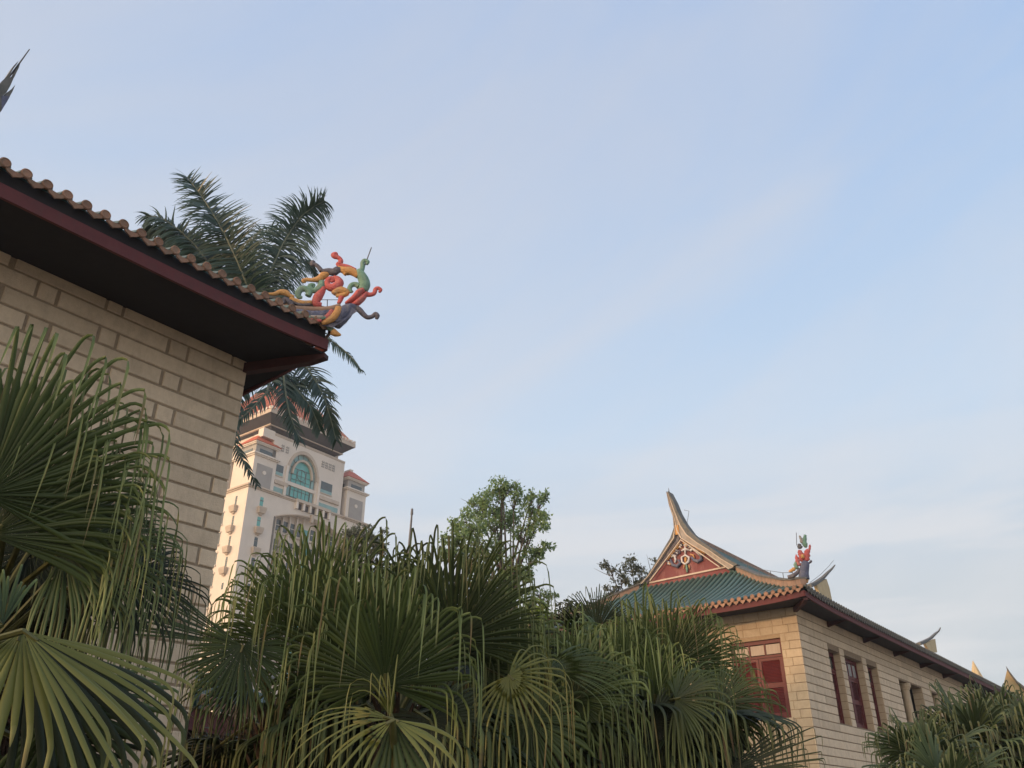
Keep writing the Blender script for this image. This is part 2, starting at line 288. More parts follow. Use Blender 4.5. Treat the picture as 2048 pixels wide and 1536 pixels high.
# ---------------------------------------------------------------- stone blocks
def chamfer_block(mb, T2, x0, x1, z0, z1, y0, y1, c=0.012):
    # face toward -y; front chamfered
    P = [(x0, y1, z0), (x1, y1, z0), (x1, y1, z1), (x0, y1, z1), (x0, y0 + c, z0), (x1, y0 + c, z0), (x1, y0 + c, z1), (x0, y0 + c, z1),
         (x0 + c, y0, z0 + c), (x1 - c, y0, z0 + c), (x1 - c, y0, z1 - c), (x0 + c, y0, z1 - c)]
    mb.add([T2(p) for p in P], [(4, 5, 1, 0), (5, 6, 2, 1), (6, 7, 3, 2), (7, 4, 0, 3), (8, 9, 5, 4), (9, 10, 6, 5), (10, 11, 7, 6), (11, 8, 4, 7), (11, 10, 9, 8)])
def masonry(T, row_fn, z0, z1, course, xmax, openings, parent, m, single, name='stone_block', jh=0.028, jv=0.03, proud=0.02, depth=0.0):
    """row_fn(i) -> sorted joint positions; T maps (along, outward offset, z)"""
    rest = MB(); nsingle = 0; i = 0; z = z1
    while z - course > z0:
        za, zb = z - course + jh / 2, z - jh / 2
        J = row_fn(i)
        for k in range(len(J) - 1):
            xa, xb = J[k][0] + J[k][1] / 2, J[k + 1][0] - J[k + 1][1] / 2
            segs = [(xa, xb)]
            for (ox0, ox1, oz0, oz1) in openings:
                if zb > oz0 + .02 and za < oz1 - .02:
                    ns = []
                    for (p, q) in segs:
                        if q <= ox0 or p >= ox1: ns.append((p, q)); continue
                        if p < ox0: ns.append((p, ox0))
                        if q > ox1: ns.append((ox1, q))
                    segs = ns
            for (p, q) in segs:
                if q - p < 0.05 or p > xmax: continue
                off = proud + random.uniform(-.004, .004)
                if single(p, q, za) and nsingle < 300:
                    mb = MB(); chamfer_block(mb, lambda P_: T((P_[0], P_[1], P_[2])), p, q, za, zb, -off, depth)
                    mb.build(name, m, parent); nsingle += 1
                else: chamfer_block(rest, lambda P_: T((P_[0], P_[1], P_[2])), p, q, za, zb, -off, depth)
        z -= course; i += 1
    if rest.n: rest.build(name + '_courses', m, parent, kind='stuff')
    return nsingle

# roof profile: height over ground at distance d from the eaves line
HD = [(0, 9.02), (1, 9.42), (2.8, 10.32), (4.4, 11.32), (5.2, 11.92), (6.0, 12.72), (6.95, 13.65)]
def hprof(d): return float(np.interp(d, [a for a, b in HD], [b for a, b in HD]))
W2 = 5.88        # half depth of the halls
def lift(a_, b_):  # eaves sweep up to the corner
    return 0.16 * math.exp(-((a_ + b_) / 1.6))

def half_tube(mb, P, r, n=6, side=None):
    V = []; F = []
    for p in P:
        p = np.asarray(p, float)
        for k in range(n + 1):
            t = math.pi * k / n; V.append(p + side * (r * math.cos(t)) + Zv * (r * math.sin(t)))
    for i in range(len(P) - 1):
        for k in range(n): F.append((i * (n + 1) + k, i * (n + 1) + k + 1, (i + 1) * (n + 1) + k + 1, (i + 1) * (n + 1) + k))
    F.append(tuple(range(n, -1, -1)))
    mb.add(V, F)
def disc(mb, c, out_, r, th=0.03, n=14):
    c = np.asarray(c, float); out_ = unit(out_); s_ = unit(np.cross(out_, Zv)); V = []; F = []
    for (o, rr) in ((-th, r), (0, r), (0.012, r * .8), (0.004, r * .62)):
        for k in range(n):
            t = 2 * math.pi * k / n; V.append(c + out_ * o + s_ * rr * math.cos(t) + Zv * rr * math.sin(t))
    for j in range(3):
        for k in range(n): F.append((j * n + k, j * n + (k + 1) % n, (j + 1) * n + (k + 1) % n, (j + 1) * n + k))
    F.append(tuple(3 * n + k for k in range(n)))
    mb.add(V, F)
def drip(mb, c, out_, w_, h_, th=0.022):
    c = np.asarray(c, float); out_ = unit(out_); s_ = unit(np.cross(out_, Zv))
    prof = [(-.5, .02), (-.5, -.38), (-.36, -.62), (-.18, -.78), (0, -1), (.18, -.78), (.36, -.62), (.5, -.38), (.5, .02), (.3, -.16), (0, -.24), (-.3, -.16)]
    V = [c + s_ * x * w_ + Zv * z * h_ - out_ * 0.0 for x, z in prof] + [c + s_ * x * w_ + Zv * z * h_ - out_ * th for x, z in prof]
    n = len(prof); F = [tuple(range(n)), tuple(range(2 * n - 1, n - 1, -1))] + [(k, n + k, n + (k + 1) % n, (k + 1) % n) for k in range(n)]
    mb.add(V, F)

PITCHT = 0.27
def hall_roof(root, T, S, s_len, ov_s, ov_v, dz, endmat, sidemat, dw, dh, dr, n_side_single, gable_visible, fasc_m, sgn):
    """S: world direction of +s. sgn=+1 if end face looks toward -s."""
    Vd = V_; eo = -S; lo = -Vd
    vmax = 2 * W2 + ov_v
    zf = lambda d: hprof(d) + dz
    roof = empty_child = None
    # --- roof deck (pan tiles) as a thick sheet, long side + end skirt
    mb = MB(T); rows = [.13, .5, 1, 2, 2.8, 3.6, 4.4, 5.2, 6.0, 6.9]
    for ysgn in (0, 1):
        Y = (lambda y: y) if ysgn == 0 else (lambda y: 2 * W2 - y)
        for j in range(len(rows) - 1):
            d0, d1 = rows[j], rows[j + 1]
            def sx(d): return -ov_s + (d if d < 3 + ov_s else 3 + ov_s)
            segs = [0, 1, 2, 4, s_len]
            for a_, b_ in zip(segs[:-1], segs[1:]):
                def pt(d, q):
                    s = sx(d) + q * 1.0 if q < 4.01 else s_len
                    v = -ov_v + d
                    z = zf(d) + (lift(s + ov_s, v + ov_v) if True else 0)
                    return (s, Y(v), z)
                P = [pt(d0, a_), pt(d0, b_), pt(d1, b_), pt(d1, a_)]
                Q = [(p[0], p[1], p[2] - .12) for p in P]
                mb.hull8(Q + P)
    mb.build('roof_deck', M['tilepan'], root)
    mb = MB(T)
    top = 3 + ov_s
    ds = [.13, .5, 1, 2, 2.8, 3.6, top]
    for j in range(len(ds) - 1):
        d0, d1 = ds[j], ds[j + 1]
        for frac in range(12):
            def pt(d, f_):
                va = -ov_v + min(d, 6.9); vb = vmax - min(d, 6.9); v = va + (vb - va) * f_ / 12
                e = min(v + ov_v, vmax - v)
                return (-ov_s + d, v, zf(d) + lift(d, e) + 0.004)
            P = [pt(d0, frac), pt(d0, frac + 1), pt(d1, frac + 1), pt(d1, frac)]
            mb.hull8([(p[0], p[1], p[2] - .12) for p in P] + P)
    mb.build('end_roof_deck', M['tilepan'], root)
    # --- tile rows on the end skirt with end discs and drips
    nrow = int((vmax + ov_v) / PITCHT)
    for i in range(nrow + 1):
        v = -ov_v + (i + .5) * PITCHT
        if v > vmax: break
        e = min(v + ov_v, vmax - v)
        dmax = min(top, e)
        if dmax < .12: continue
        if gable_visible:
            pts = [T(np.array((-ov_s + d, v, zf(d) + lift(d, e) + .02))) for d in np.linspace(0, dmax, 7)]
            mb = MB(); half_tube(mb, pts, .085, 6, Vd); mb.build('tile_row', M['tilegreen'], root, smooth=False)
        z0 = zf(0) + lift(0, e)
        mb = MB(); disc(mb, T(np.array((-ov_s - .02, v, z0 + .045))), eo, dr); mb.build('end_disc', endmat, root)
        mb = MB(); drip(mb, T(np.array((-ov_s - .015, v + PITCHT / 2, z0 + .02))), eo, dw, dh); mb.build('drip_tile', endmat, root)
    # --- long side rows
    bulk_t, bulk_d, bulk_p = MB(), MB(), MB()
    n = int(s_len / PITCHT)
    for i in range(n):
        s = -ov_s + (i + .5) * PITCHT; z0 = zf(0) + lift(s + ov_s, 0)
        dm = min(s + ov_s, 6.9) if s < 3 else 6.9
        half_tube(bulk_t, [T(np.array((s, -ov_v + d, zf(d) + lift(s + ov_s, d) + .02))) for d in np.linspace(0, dm, 5)], .085, 5, S)
        single = i < n_side_single
        mb = MB() if single else bulk_d; disc(mb, T(np.array((s, -ov_v - .02, z0 + .045))), lo, dr)
        if single: mb.build('end_disc', sidemat, root)
        mb = MB() if single else bulk_p; drip(mb, T(np.array((s + PITCHT / 2, -ov_v - .015, z0 + .02))), lo, dw, dh)
        if single: mb.build('drip_tile', sidemat, root)
    bulk_t.build('side_tile_rows', M['tilegreen'], root, kind='stuff')
    if bulk_d.n: bulk_d.build('far_end_discs', sidemat, root, kind='stuff'); bulk_p.build('far_drip_tiles', sidemat, root, kind='stuff')
    # --- fascia boards, soffit, tile bearer
    zb = 8.70; ft = .20
    def fas(nm, A, B, w_, h_, z, m):
        mb = MB(); P = [T(np.array(A)), T(np.array(B))]; d = unit(P[1] - P[0]); mb.bar(P, w_, h_, np.cross(d, Zv)); return mb.build(nm, m, root)
    def curved(nm, end, inset, w_, z, h_, m, long_):
        P = []
        for q in np.concatenate([np.linspace(0, 3, 8), [6, s_len if long_ else vmax + ov_v]]):
            lf = lift(q, 0) if q < 6 else 0
            if long_: P.append(T(np.array((-ov_s + inset + q, -ov_v + inset, z + lf))))
            else:
                P.append(T(np.array((-ov_s + inset, min(-ov_v + inset + q, vmax), z + lf))))
        mb = MB(); mb.bar(P, w_, h_, Vd if long_ else S); return mb.build(nm, m, root)
    curved('fascia_board', 0, .08, .05, zb, ft, fasc_m, True); curved('fascia_board', 0, .083, .05, zb, ft, fasc_m, False)
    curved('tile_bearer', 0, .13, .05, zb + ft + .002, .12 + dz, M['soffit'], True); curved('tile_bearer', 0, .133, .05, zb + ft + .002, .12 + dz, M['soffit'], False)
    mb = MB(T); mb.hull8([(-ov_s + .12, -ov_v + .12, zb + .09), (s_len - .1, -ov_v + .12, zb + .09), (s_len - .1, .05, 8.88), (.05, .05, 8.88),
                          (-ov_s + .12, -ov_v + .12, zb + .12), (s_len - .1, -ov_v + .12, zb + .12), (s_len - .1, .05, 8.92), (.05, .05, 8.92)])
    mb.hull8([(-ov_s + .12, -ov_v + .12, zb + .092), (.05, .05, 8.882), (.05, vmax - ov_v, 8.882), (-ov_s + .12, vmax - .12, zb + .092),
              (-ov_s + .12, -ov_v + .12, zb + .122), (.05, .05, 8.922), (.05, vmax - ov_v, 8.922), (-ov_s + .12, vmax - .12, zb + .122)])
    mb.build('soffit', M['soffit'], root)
    # corner beam under the hip
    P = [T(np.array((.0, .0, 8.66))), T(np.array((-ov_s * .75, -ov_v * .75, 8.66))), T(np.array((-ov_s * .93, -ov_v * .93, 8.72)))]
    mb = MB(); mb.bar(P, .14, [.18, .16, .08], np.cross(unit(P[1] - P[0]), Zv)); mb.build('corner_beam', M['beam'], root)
    # hip ridge
    hp = []
    for d in (.05, .6, 1.2, 2, 2.8, 3.6, 4.4):
        hp.append(T(np.array((-ov_s + d * (3 + ov_s) / 4.4, -ov_v + d, hprof(d) + dz + lift(d, d) + .02))))
    return hp

# ================================================================ far hall (right)
halR = empty('far_stone_hall', PR, 'sunlit granite hall with green tiled hip-and-gable roof and red shutters, at right', 'building')
def ops(*l): return list(l)
SL = 66.0
SIDE_OPEN = [(2.83, 4.18, 5.0, 7.75), (4.68, 6.90, 5.0, 7.75), (7.42, 8.85, 5.0, 7.75), (11.84, 15.6, 4.7, 7.6), (17.3, 21.1, 4.7, 7.6), (22.8, 26.6, 4.7, 7.6), (29, 31, 5, 7.6), (33, 35, 5, 7.6)]
END_OPEN = [(.73, 2.78, 5.0, 7.82)]
# mortar cores (walls) built round the openings
def core(T3, x0, x1, z0, z1, openings, th, name, m, parent):
    xs = sorted({x0, x1, *[o[0] for o in openings], *[o[1] for o in openings]}); mb = MB()
    for a_, b_ in zip(xs[:-1], xs[1:]):
        o = [q for q in openings if q[0] <= a_ + 1e-6 and q[1] >= b_ - 1e-6]
        zz = [(z0, z1)] if not o else [(z0, o[0][2]), (o[0][3], z1)]
        for (p, q) in zz:
            P = [(a_, 0, p), (b_, 0, p), (b_, th, p), (a_, th, p), (a_, 0, q), (b_, 0, q), (b_, th, q), (a_, th, q)]
            mb.hull8([T3(x) for x in P])
    return mb.build(name, m, parent)
TRs = lambda p: TR_(np.array((p[0], p[1], p[2])))                 # long side: along s, depth v
TRe = lambda p: TR_(np.array((p[1], p[0], p[2])))                 # end wall: along v, depth s
core(TRs, 0.004, SL, 0, 8.88, SIDE_OPEN, .45, 'side_wall', M['mortar2'], halR)
core(TRe, 0.45, 2 * W2, 0, 8.88, END_OPEN, .45, 'end_wall', M['mortar3'], halR)
MB(TR_).box((.5, 2 * W2 - .4, 0), (SL, 2 * W2, 8.88)).build('back_wall', M['mortar2'], halR)
MB(TR_).box((SL - .5, .46, 0), (SL, 2 * W2 - .41, 8.88)).build('far_end_wall', M['mortar2'], halR)
MB(TR_).box((.46, .46, 4.1), (SL - .6, 2 * W2 - .42, 4.25)).build('floor_slab', M['interior'], halR)
MB(TR_).box((.46, .46, 8.7), (SL - .6, 2 * W2 - .42, 8.8)).build('ceiling', M['interior'], halR)
MB(TR_).box((.6, 3.4, 4.26), (SL - .7, 3.5, 8.69)).build('inner_wall', M['interior'], halR)
def rowR_end(i):
    J = [(-.03, 0)]; x = -.03
    pat = ([.60, .42, .62, .55] if i % 2 else [.42, .62, .5, .66]); k = 0
    while x < 2 * W2: x += pat[k % 4] * random.uniform(.93, 1.07); J.append((x, .014)); k += 1
    J[-1] = (2 * W2, 0)
    return J
def rowR_side(i):
    J = [(-.022, 0)]; x = -.022 + (.9 if i % 2 else 1.7)
    while x < SL: J.append((x, .006)); x += random.uniform(1.5, 2.0)
    J.append((SL, 0)); return J
masonry(TRe, rowR_end, 2.5, 8.86, .30, 11.8, END_OPEN, halR, M['granite_y'], lambda p, q, z: p < 4.0 and z > 4.2, jh=.016, proud=.012)
masonry(TRs, rowR_side, 2.5, 8.86, .30, SL, SIDE_OPEN, halR, M['granite'], lambda p, q, z: p < 20 and z > 4.2, jh=.034)
# reveals of the piers
mb = MB(TR_)
for (a_, b_, z0, z1) in SIDE_OPEN:
    for x in (a_, b_):
        s1 = -.008 if x == a_ else -.012
        z = z0
        while z < z1 - .01:
            zz = min(z + .30, z1)
            mb.box((x + s1, .004, z + .01), (x + s1 + .02, .46, zz - .01)); z = zz
mb.build('reveal_stones', M['granite_y'], halR, kind='stuff')
def shutter_window(Tw, x0, x1, z0, z1, rec, parent, panes=3, transom=.62, pm='paneglass', lz=None):
    """Tw(x, depth, z). frame with glazed transom over louvred leaves"""
    ww = x1 - x0
    fr = MB(Tw); t = .09
    for a_, b_ in (((x0, rec, z0), (x0 + t, rec + .1, z1)), ((x1 - t, rec, z0), (x1, rec + .1, z1)), ((x0 + t, rec, z1 - t * 1.6), (x1 - t, rec + .1, z1)), ((x0 + t, rec, z0), (x1 - t, rec + .1, z0 + t))):
        fr.box(a_, b_)
    zt = z1 - t * 1.6 - transom
    fr.box((x0 + t, rec + .004, zt - .09), (x1 - t, rec + .1, zt)); wobj = fr.build('window', M['shutter'], parent)
    pw = (ww - 2 * t) / panes
    for k in range(panes):
        a_, b_ = x0 + t + k * pw, x0 + t + (k + 1) * pw
        MB(Tw).box((a_ + .03, rec + .05, zt + .035), (b_ - .03, rec + .06, z1 - t * 1.6 - .03)).build('pane', M[pm], wobj)
        if k: MB(Tw).box((a_ - .03, rec + .02, zt), (a_ + .03, rec + .09, z1 - t * 1.6)).build('mullion', M['shutter'], wobj)
    MB(Tw).box((x0 + t, rec + .14, z0 + t), (x1 - t, rec + .16, z1 - t)).build('backing', M['interior'], wobj)
    nl = 2 if ww > 1.6 else 1; lw = (ww - 2 * t) / nl
    for k in range(nl):
        a_, b_ = x0 + t + k * lw + .008, x0 + t + (k + 1) * lw - .008
        zb_, ztp = z0 + t + .01, zt - .1
        mid = zb_ + (ztp - zb_) * .52
        lf = MB(Tw); st = .095
        for (p, q) in (((a_, rec + .02, zb_), (a_ + st, rec + .07, ztp)), ((b_ - st, rec + .02, zb_), (b_, rec + .07, ztp)), ((a_ + st, rec + .02, zb_), (b_ - st, rec + .07, zb_ + .12)),
                       ((a_ + st, rec + .02, ztp - .1), (b_ - st, rec + .07, ztp)), ((a_ + st, rec + .02, mid - .09), (b_ - st, rec + .07, mid + .09))): lf.box(p, q)
        lf.build('shutter_leaf', M['shutter'], wobj)
        sl = MB(Tw)
        for (zp, zq) in ((zb_ + .12, mid - .09), (mid + .09, ztp - .1)):
            z = zp + .02
            while z < zq - .03:
                sl.hull8([(a_ + st, rec + .03, z), (b_ - st, rec + .03, z), (b_ - st, rec + .038, z - .004), (a_ + st, rec + .038, z - .004),
                          (a_ + st, rec + .062, z + .045), (b_ - st, rec + .062, z + .045), (b_ - st, rec + .068, z + .04), (a_ + st, rec + .068, z + .04)]); z += .052
        sl.build('louvres', M['shutter'], wobj, kind='stuff')
    return wobj
shutter_window(TRe, .73, 2.78, 5.0, 7.82, .10, halR, 3, .42)
MB(TRe).box((.64, -.09, 4.83), (2.87, .3, 4.995)).build('window_sill', M['granite_y'], halR)
MB(TRe).box((.70, -.045, 4.74), (2.81, .3, 4.826)).build('sill_moulding', M['granite_y'], halR)
shutter_window(TRs, 2.83, 4.18, 5.0, 7.75, .26, halR, 2, .5, 'darkglass')
shutter_window(TRs, 4.68, 6.90, 5.0, 7.75, .26, halR, 4, .55, 'paneglass2')
shutter_window(TRs, 7.42, 8.85, 5.0, 7.75, .26, halR, 2, .5, 'darkglass')
for (a_, b_) in ((11.84, 15.6), (17.3, 21.1), (22.8, 26.6)):
    c = (a_ + b_) / 2 - .25
    mb = MB(); mb.tube([TR_(np.array((c, .22, z))) for z in (4.6, 4.75, 4.76, 7.3, 7.31, 7.42, 7.43, 7.6)], [.26, .26, .20, .185, .22, .25, .29, .29], 18); mb.build('column', M['granite_y'], halR, smooth=False)
    MB(TR_).box((a_, .05, 4.55), (b_, .4, 4.70)).build('loggia_sill', M['granite'], halR)
# eaves brackets along the side
for s in np.arange(3.2, 60, 4.3):
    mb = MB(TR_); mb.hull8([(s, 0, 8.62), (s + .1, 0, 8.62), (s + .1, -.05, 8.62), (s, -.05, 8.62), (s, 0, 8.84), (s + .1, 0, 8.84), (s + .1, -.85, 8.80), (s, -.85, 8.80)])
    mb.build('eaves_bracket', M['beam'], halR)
hpR = hall_roof(halR, TR_, U, SL, 1.5, 1.05, 0.0, M['terra'], M['tilegrey'], .2, .19, .085, 48, True, M['redwood'], 1)
def ridge_course(P, side, parent, name='hip_ridge'):
    mb = MB(); mb.bar([p + Zv * 0 for p in P], .22, .26, side); o = mb.build(name, M['ridge'], parent)
    mb = MB(); mb.bar([p + Zv * .262 for p in P], .30, .07, side); mb.build('coping', M['ridgegrey'], o)
    return o
ridge_course(hpR, unit(np.cross(unit(hpR[-1] - hpR[0]), Zv)), halR)
# left hip (far corner of the end wall)
hl = []
for d in (.05, 1.2, 2.8, 4.4): hl.append(TR_(np.array((-1.5 + d * 4.5 / 4.4, 2 * W2 + 1.05 - d, hprof(d) + lift(d, d) + .02))))
ridge_course(hl, unit(np.cross(unit(hl[-1] - hl[0]), Zv)), halR)
# gable
GT = 3.0
gz = lambda v: hprof(min(v, 2 * W2 - v) + 1.05)
mb = MB(TR_); vs = np.linspace(3.35, 2 * W2 - 3.35, 17)
P = [(GT, v, 11.35) for v in vs] + [(GT, v, gz(v) - .12) for v in vs]; n_ = len(vs)
P += [(GT + .3, v, 11.35) for v in vs] + [(GT + .3, v, gz(v) - .12) for v in vs]
F = [(k, k + 1, n_ + k + 1, n_ + k) for k in range(n_ - 1)] + [(2 * n_ + k, 3 * n_ + k, 3 * n_ + k + 1, 2 * n_ + k + 1) for k in range(n_ - 1)]
mb.add(P, F); mb.build('gable_panel', M['gablered'], halR)
# raised borders of the red triangle
def bord(pts, w_, h_, m, name, proud=-.06):
    mb = MB()
    for a_, b_ in zip(pts[:-1], pts[1:]):
        mb.bar([TR_(np.array((GT + proud / 2, a_[0], a_[1]))), TR_(np.array((GT + proud / 2, b_[0], b_[1])))], abs(proud), w_, U)
    return mb.build(name, m, halR)
bl, br_, pk = (7.70, 11.62), (4.02, 11.70), (5.88, 13.30)
bord([(br_[0] - .1, br_[1] - .05), (bl[0] + .1, bl[1] - .05)], .07, 0, M['cream'], 'gable_border')
mb = MB(); mb.bar([TR_(np.array((GT - .2, 4.12, 11.66))), TR_(np.array((GT - .2, pk[0], pk[1] - .06)))], .05, .06, U); mb.build('gable_border', M['cream'], halR)
mb = MB(); mb.bar([TR_(np.array((GT - .2, 7.66, 11.62))), TR_(np.array((GT - .2, pk[0], pk[1] - .06)))], .05, .06, U); mb.build('gable_border', M['cream'], halR)
# verge: bands following the roof curve on both sides, rising into the horn
horn = [(4.06, 12.27), (4.78, 12.99), (5.45, 13.83), (5.82, 14.53), (6.04, 15.23), (6.22, 15.75), (6.35, 16.1)]
def on_g(x, y, s=GT): return on_plane(x, y, PR + U * s, U)
edgeR = [on_g(*p) for p in ((1341, 985), (1352, 1006), (1360, 1026), (1372, 1047), (1387, 1067), (1405, 1083), (1430, 1100), (1452, 1116), (1480, 1131))]
edgeIn = [on_g(*p) for p in ((1339, 990), (1345, 1015), (1353, 1038), (1358, 1062), (1366, 1078), (1388, 1092), (1416, 1108), (1440, 1125), (1462, 1140))]
edgeL = [on_g(*p) for p in ((1337, 985), (1342, 1012), (1350, 1035), (1352, 1058), (1345, 1078), (1331, 1101), (1314, 1130), (1297, 1156), (1282, 1170))]
edgeLi = [on_g(*p) for p in ((1339, 990), (1345, 1015), (1353, 1038), (1358, 1062), (1362, 1079), (1345, 1102), (1326, 1128), (1308, 1152), (1297, 1168))]
def band(name, A, B, m, s0, s1, parent):
    n = len(A); V = []
    for k in range(n): V += [A[k] + U * s0, B[k] + U * s0, B[k] + U * s1, A[k] + U * s1]
    F = [(0, 1, 2, 3)]
    for k in range(n - 1):
        for j in range(4): F.append((4 * k + j, 4 * k + (j + 1) % 4, 4 * k + 4 + (j + 1) % 4, 4 * k + 4 + j))
    F.append((4 * n - 1, 4 * n - 2, 4 * n - 3, 4 * n - 4))
    return raw(name, V, F, m, parent)
mid = lambda A, B, t: [a_ * (1 - t) + b_ * t for a_, b_ in zip(A, B)]
hornp = band('verge_ridge', edgeR, mid(edgeR, edgeIn, .45), M['ridgegrey'], -.25, .25, halR)
band('verge_face', mid(edgeR, edgeIn, .47), edgeIn, M['pink'], -.18, .2, halR)
band('verge_ridge', edgeL, mid(edgeL, edgeLi, .4), M['ridgegrey'], -.22, .25, halR)
band('verge_line', mid(edgeR, edgeIn, .40), mid(edgeR, edgeIn, .50), M['cream'], -.28, -.15, halR)
band('verge_line', mid(edgeR, edgeIn, .93), mid(edgeR, edgeIn, 1.04), M['cream'], -.24, -.15, halR)
band('verge_line', mid(edgeL, edgeLi, .36), mid(edgeL, edgeLi, .48), M['cream'], -.26, -.1, halR)
band('verge_face', mid(edgeL, edgeLi, .42), edgeLi, M['st_dark'], -.12, .2, halR)
# dark tile flank behind the verge (long-side slope edge) and horn prongs
tipw = on_g(1338, 977)
for (q0, q1, w_) in (((1341, 1000), (1337, 976), .05), ((1346, 1008), (1341, 988), .04), ((1340, 1012), (1336, 999), .035), ((1350, 1016), (1347, 1000), .03)):
    mb = MB(); mb.tube([on_g(*q0), (on_g(*q0) + on_g(*q1)) / 2, on_g(*q1)], [w_, w_ * .7, .008], 6); mb.build('horn_prong', M['ridgegrey'], halR)
mb = MB(TR_); mb.box((GT - .22, 5.93, 13.55), (GT - .19, 6.12, 14.0)); mb.build('horn_plaque', M['st_orange'], halR)
mb = MB(); mb.tube([on_g(1356, 1033), on_g(1354, 1022)], [.10, .09], 6); mb.build('horn_plaque', M['st_orange'], halR)
# relief on the gable: scrolls, vase, ribbons (traced on the gable plane)
def relief(pts, r, m, name='relief_scroll', s=GT - .07):
    mb = MB(); n = len(pts); mb.tube([on_g(*p, s) for p in pts], [r * (1 - .35 * abs(2 * k / (n - 1) - 1)) for k in range(n)], 7, flat=1); return mb.build(name, m, halR, smooth=True)
def gp(x, y): return (1260 + x / 4.655, 960 + y / 4.655)
for pts, r, m in (([gp(375, 740), gp(395, 790), gp(440, 805), gp(470, 770), (gp(450, 745))], .09, 'st_blue'),
                  ([gp(440, 700), gp(425, 670), gp(440, 655), gp(465, 665), gp(455, 690)], .05, 'st_blue'),
                  ([gp(385, 720), gp(410, 700), gp(425, 740), gp(420, 770)], .06, 'st_white'),
                  ([gp(660, 700), gp(665, 740), gp(630, 760), gp(595, 745), gp(575, 720)], .09, 'st_blue'),
                  ([gp(560, 660), gp(585, 640), gp(615, 660), gp(650, 700)], .08, 'st_white'),
                  ([gp(575, 640), gp(600, 630), gp(620, 650)], .05, 'st_blue'),
                  ([gp(480, 660), gp(515, 640), gp(550, 655)], .06, 'st_white'),
                  ([gp(512, 600), gp(515, 650), gp(512, 700)], .05, 'st_white'),
                  ([gp(480, 720), gp(515, 700), gp(550, 720), gp(545, 760), gp(515, 785), gp(485, 765), gp(480, 720)], .06, 'st_white'),
                  ([gp(518, 720), gp(518, 770)], .085, 'st_orange'),
                  ([gp(525, 790), gp(530, 830), gp(532, 862)], .055, 'st_green'),
                  ([gp(505, 790), gp(500, 825)], .035, 'st_orange'), ([gp(548, 790), gp(555, 830)], .035, 'st_orange'),
                  ([gp(350, 745), gp(400, 680), gp(440, 620), gp(480, 580)], .045, 'st_orange'),
                  ([gp(700, 690), gp(640, 650), gp(580, 610), gp(520, 570)], .045, 'st_orange'),
                  ([gp(430, 650), gp(460, 620), gp(490, 640)], .04, 'st_orange'), ([gp(560, 690), gp(590, 700), gp(600, 730)], .04, 'st_orange')):
    relief(pts, r, M[m])
for k in range(34):       # small curls of the stucco border under the verge
    t = random.random(); sd_r = random.random() < .5
    x0_, y0_ = ((495, 560), (705, 690))[0]; x1_, y1_ = (700, 690) if sd_r else (345, 760)
    x = x0_ + (x1_ - x0_) * t + random.uniform(-14, 14); y = y0_ + 10 + (y1_ - y0_) * t + random.uniform(0, 34); q = random.uniform(7, 15)
    relief([gp(x - q, y), gp(x - q * .4, y - q * .7), gp(x + q * .5, y - q * .3), gp(x + q * .4, y + q * .5)], .045, M[random.choice(['st_orange', 'pink', 'st_white', 'st_white', 'st_blue'])])
# main ridge of the hall (behind the gable)
mb = MB(TR_); mb.box((GT + .3, W2 - .16, 13.4), (22, W2 + .16, 13.75)); mb.build('main_ridge', M['ridge'], halR)
# raised ridge tails further along the roof
RPv = PR + V_ * W2
def tail(p_line, plaster, name, parent, thick=.25):
    P = [on_plane(x, y, RPv, V_) for x, y in p_line]; n = len(P)
    mb = MB(); wd = [.34 * (1 - .8 * k / (n - 1)) for k in range(n)]
    mb.bar(P, wd, [.22 * (1 - .75 * k / (n - 1)) for k in range(n)], V_); o = mb.build(name, M['ridgegrey'], parent)
    Q = [on_plane(x, y, RPv, V_) for x, y in plaster]; n = len(Q)
    raw('plaster_flank', [q - V_ * .1 for q in Q] + [q + V_ * .1 for q in Q], [tuple(range(n)), tuple(range(2 * n - 1, n - 1, -1))] + [(k, n + k, n + (k + 1) % n, (k + 1) % n) for k in range(n)], M['st_yellow'], o)  # warm yellow stands in for sunlight on this flank
    return o
tail([(1618, 1176), (1632, 1169), (1646, 1158), (1657, 1146), (1664, 1139), (1670, 1131)], [(1630, 1170), (1650, 1158), (1656, 1176), (1661, 1200), (1640, 1200)], 'ridge_tail', halR)
tail([(1838, 1291), (1850, 1285), (1862, 1278), (1872, 1268), (1878, 1263), (1881, 1256)], [(1848, 1287), (1868, 1278), (1872, 1305), (1858, 1306)], 'ridge_tail', halR)
mb = MB(TR_); mb.box((22, W2 - .2, 13.2), (50, W2 + .3, 13.75)); mb.build('raised_ridge', M['ridge'], halR)
# lightning wires and rods
def wire(P, r, parent, name='lightning_wire'):
    mb = MB(); mb.tube(P, r, 5); return mb.build(name, M['metal'], parent)
wp = [on_g(*p) for p in ((1374, 1048), (1378, 1022), (1368, 1020))]
wire(wp, .012, halR)
wl = [on_g(*p, 3.0) for p in ((1412, 1088), (1430, 1093), (1458, 1107), (1484, 1126))] + [p + Zv * .55 for p in hpR[::-1][1:6]]
wire(wl, .010, halR)
for p in hpR[1:6]: wire([p + Zv * .3, p + Zv * .56], .014, halR, 'wire_post')
wire([on_g(*p, 2.8) for p in ((1354, 1056), (1348, 1080), (1330, 1103), (1315, 1122))], .010, halR)
wire([on_plane(x, y, RPv, V_) for x, y in ((1620, 1165), (1640, 1150), (1658, 1132), (1667, 1121))], .014, halR)

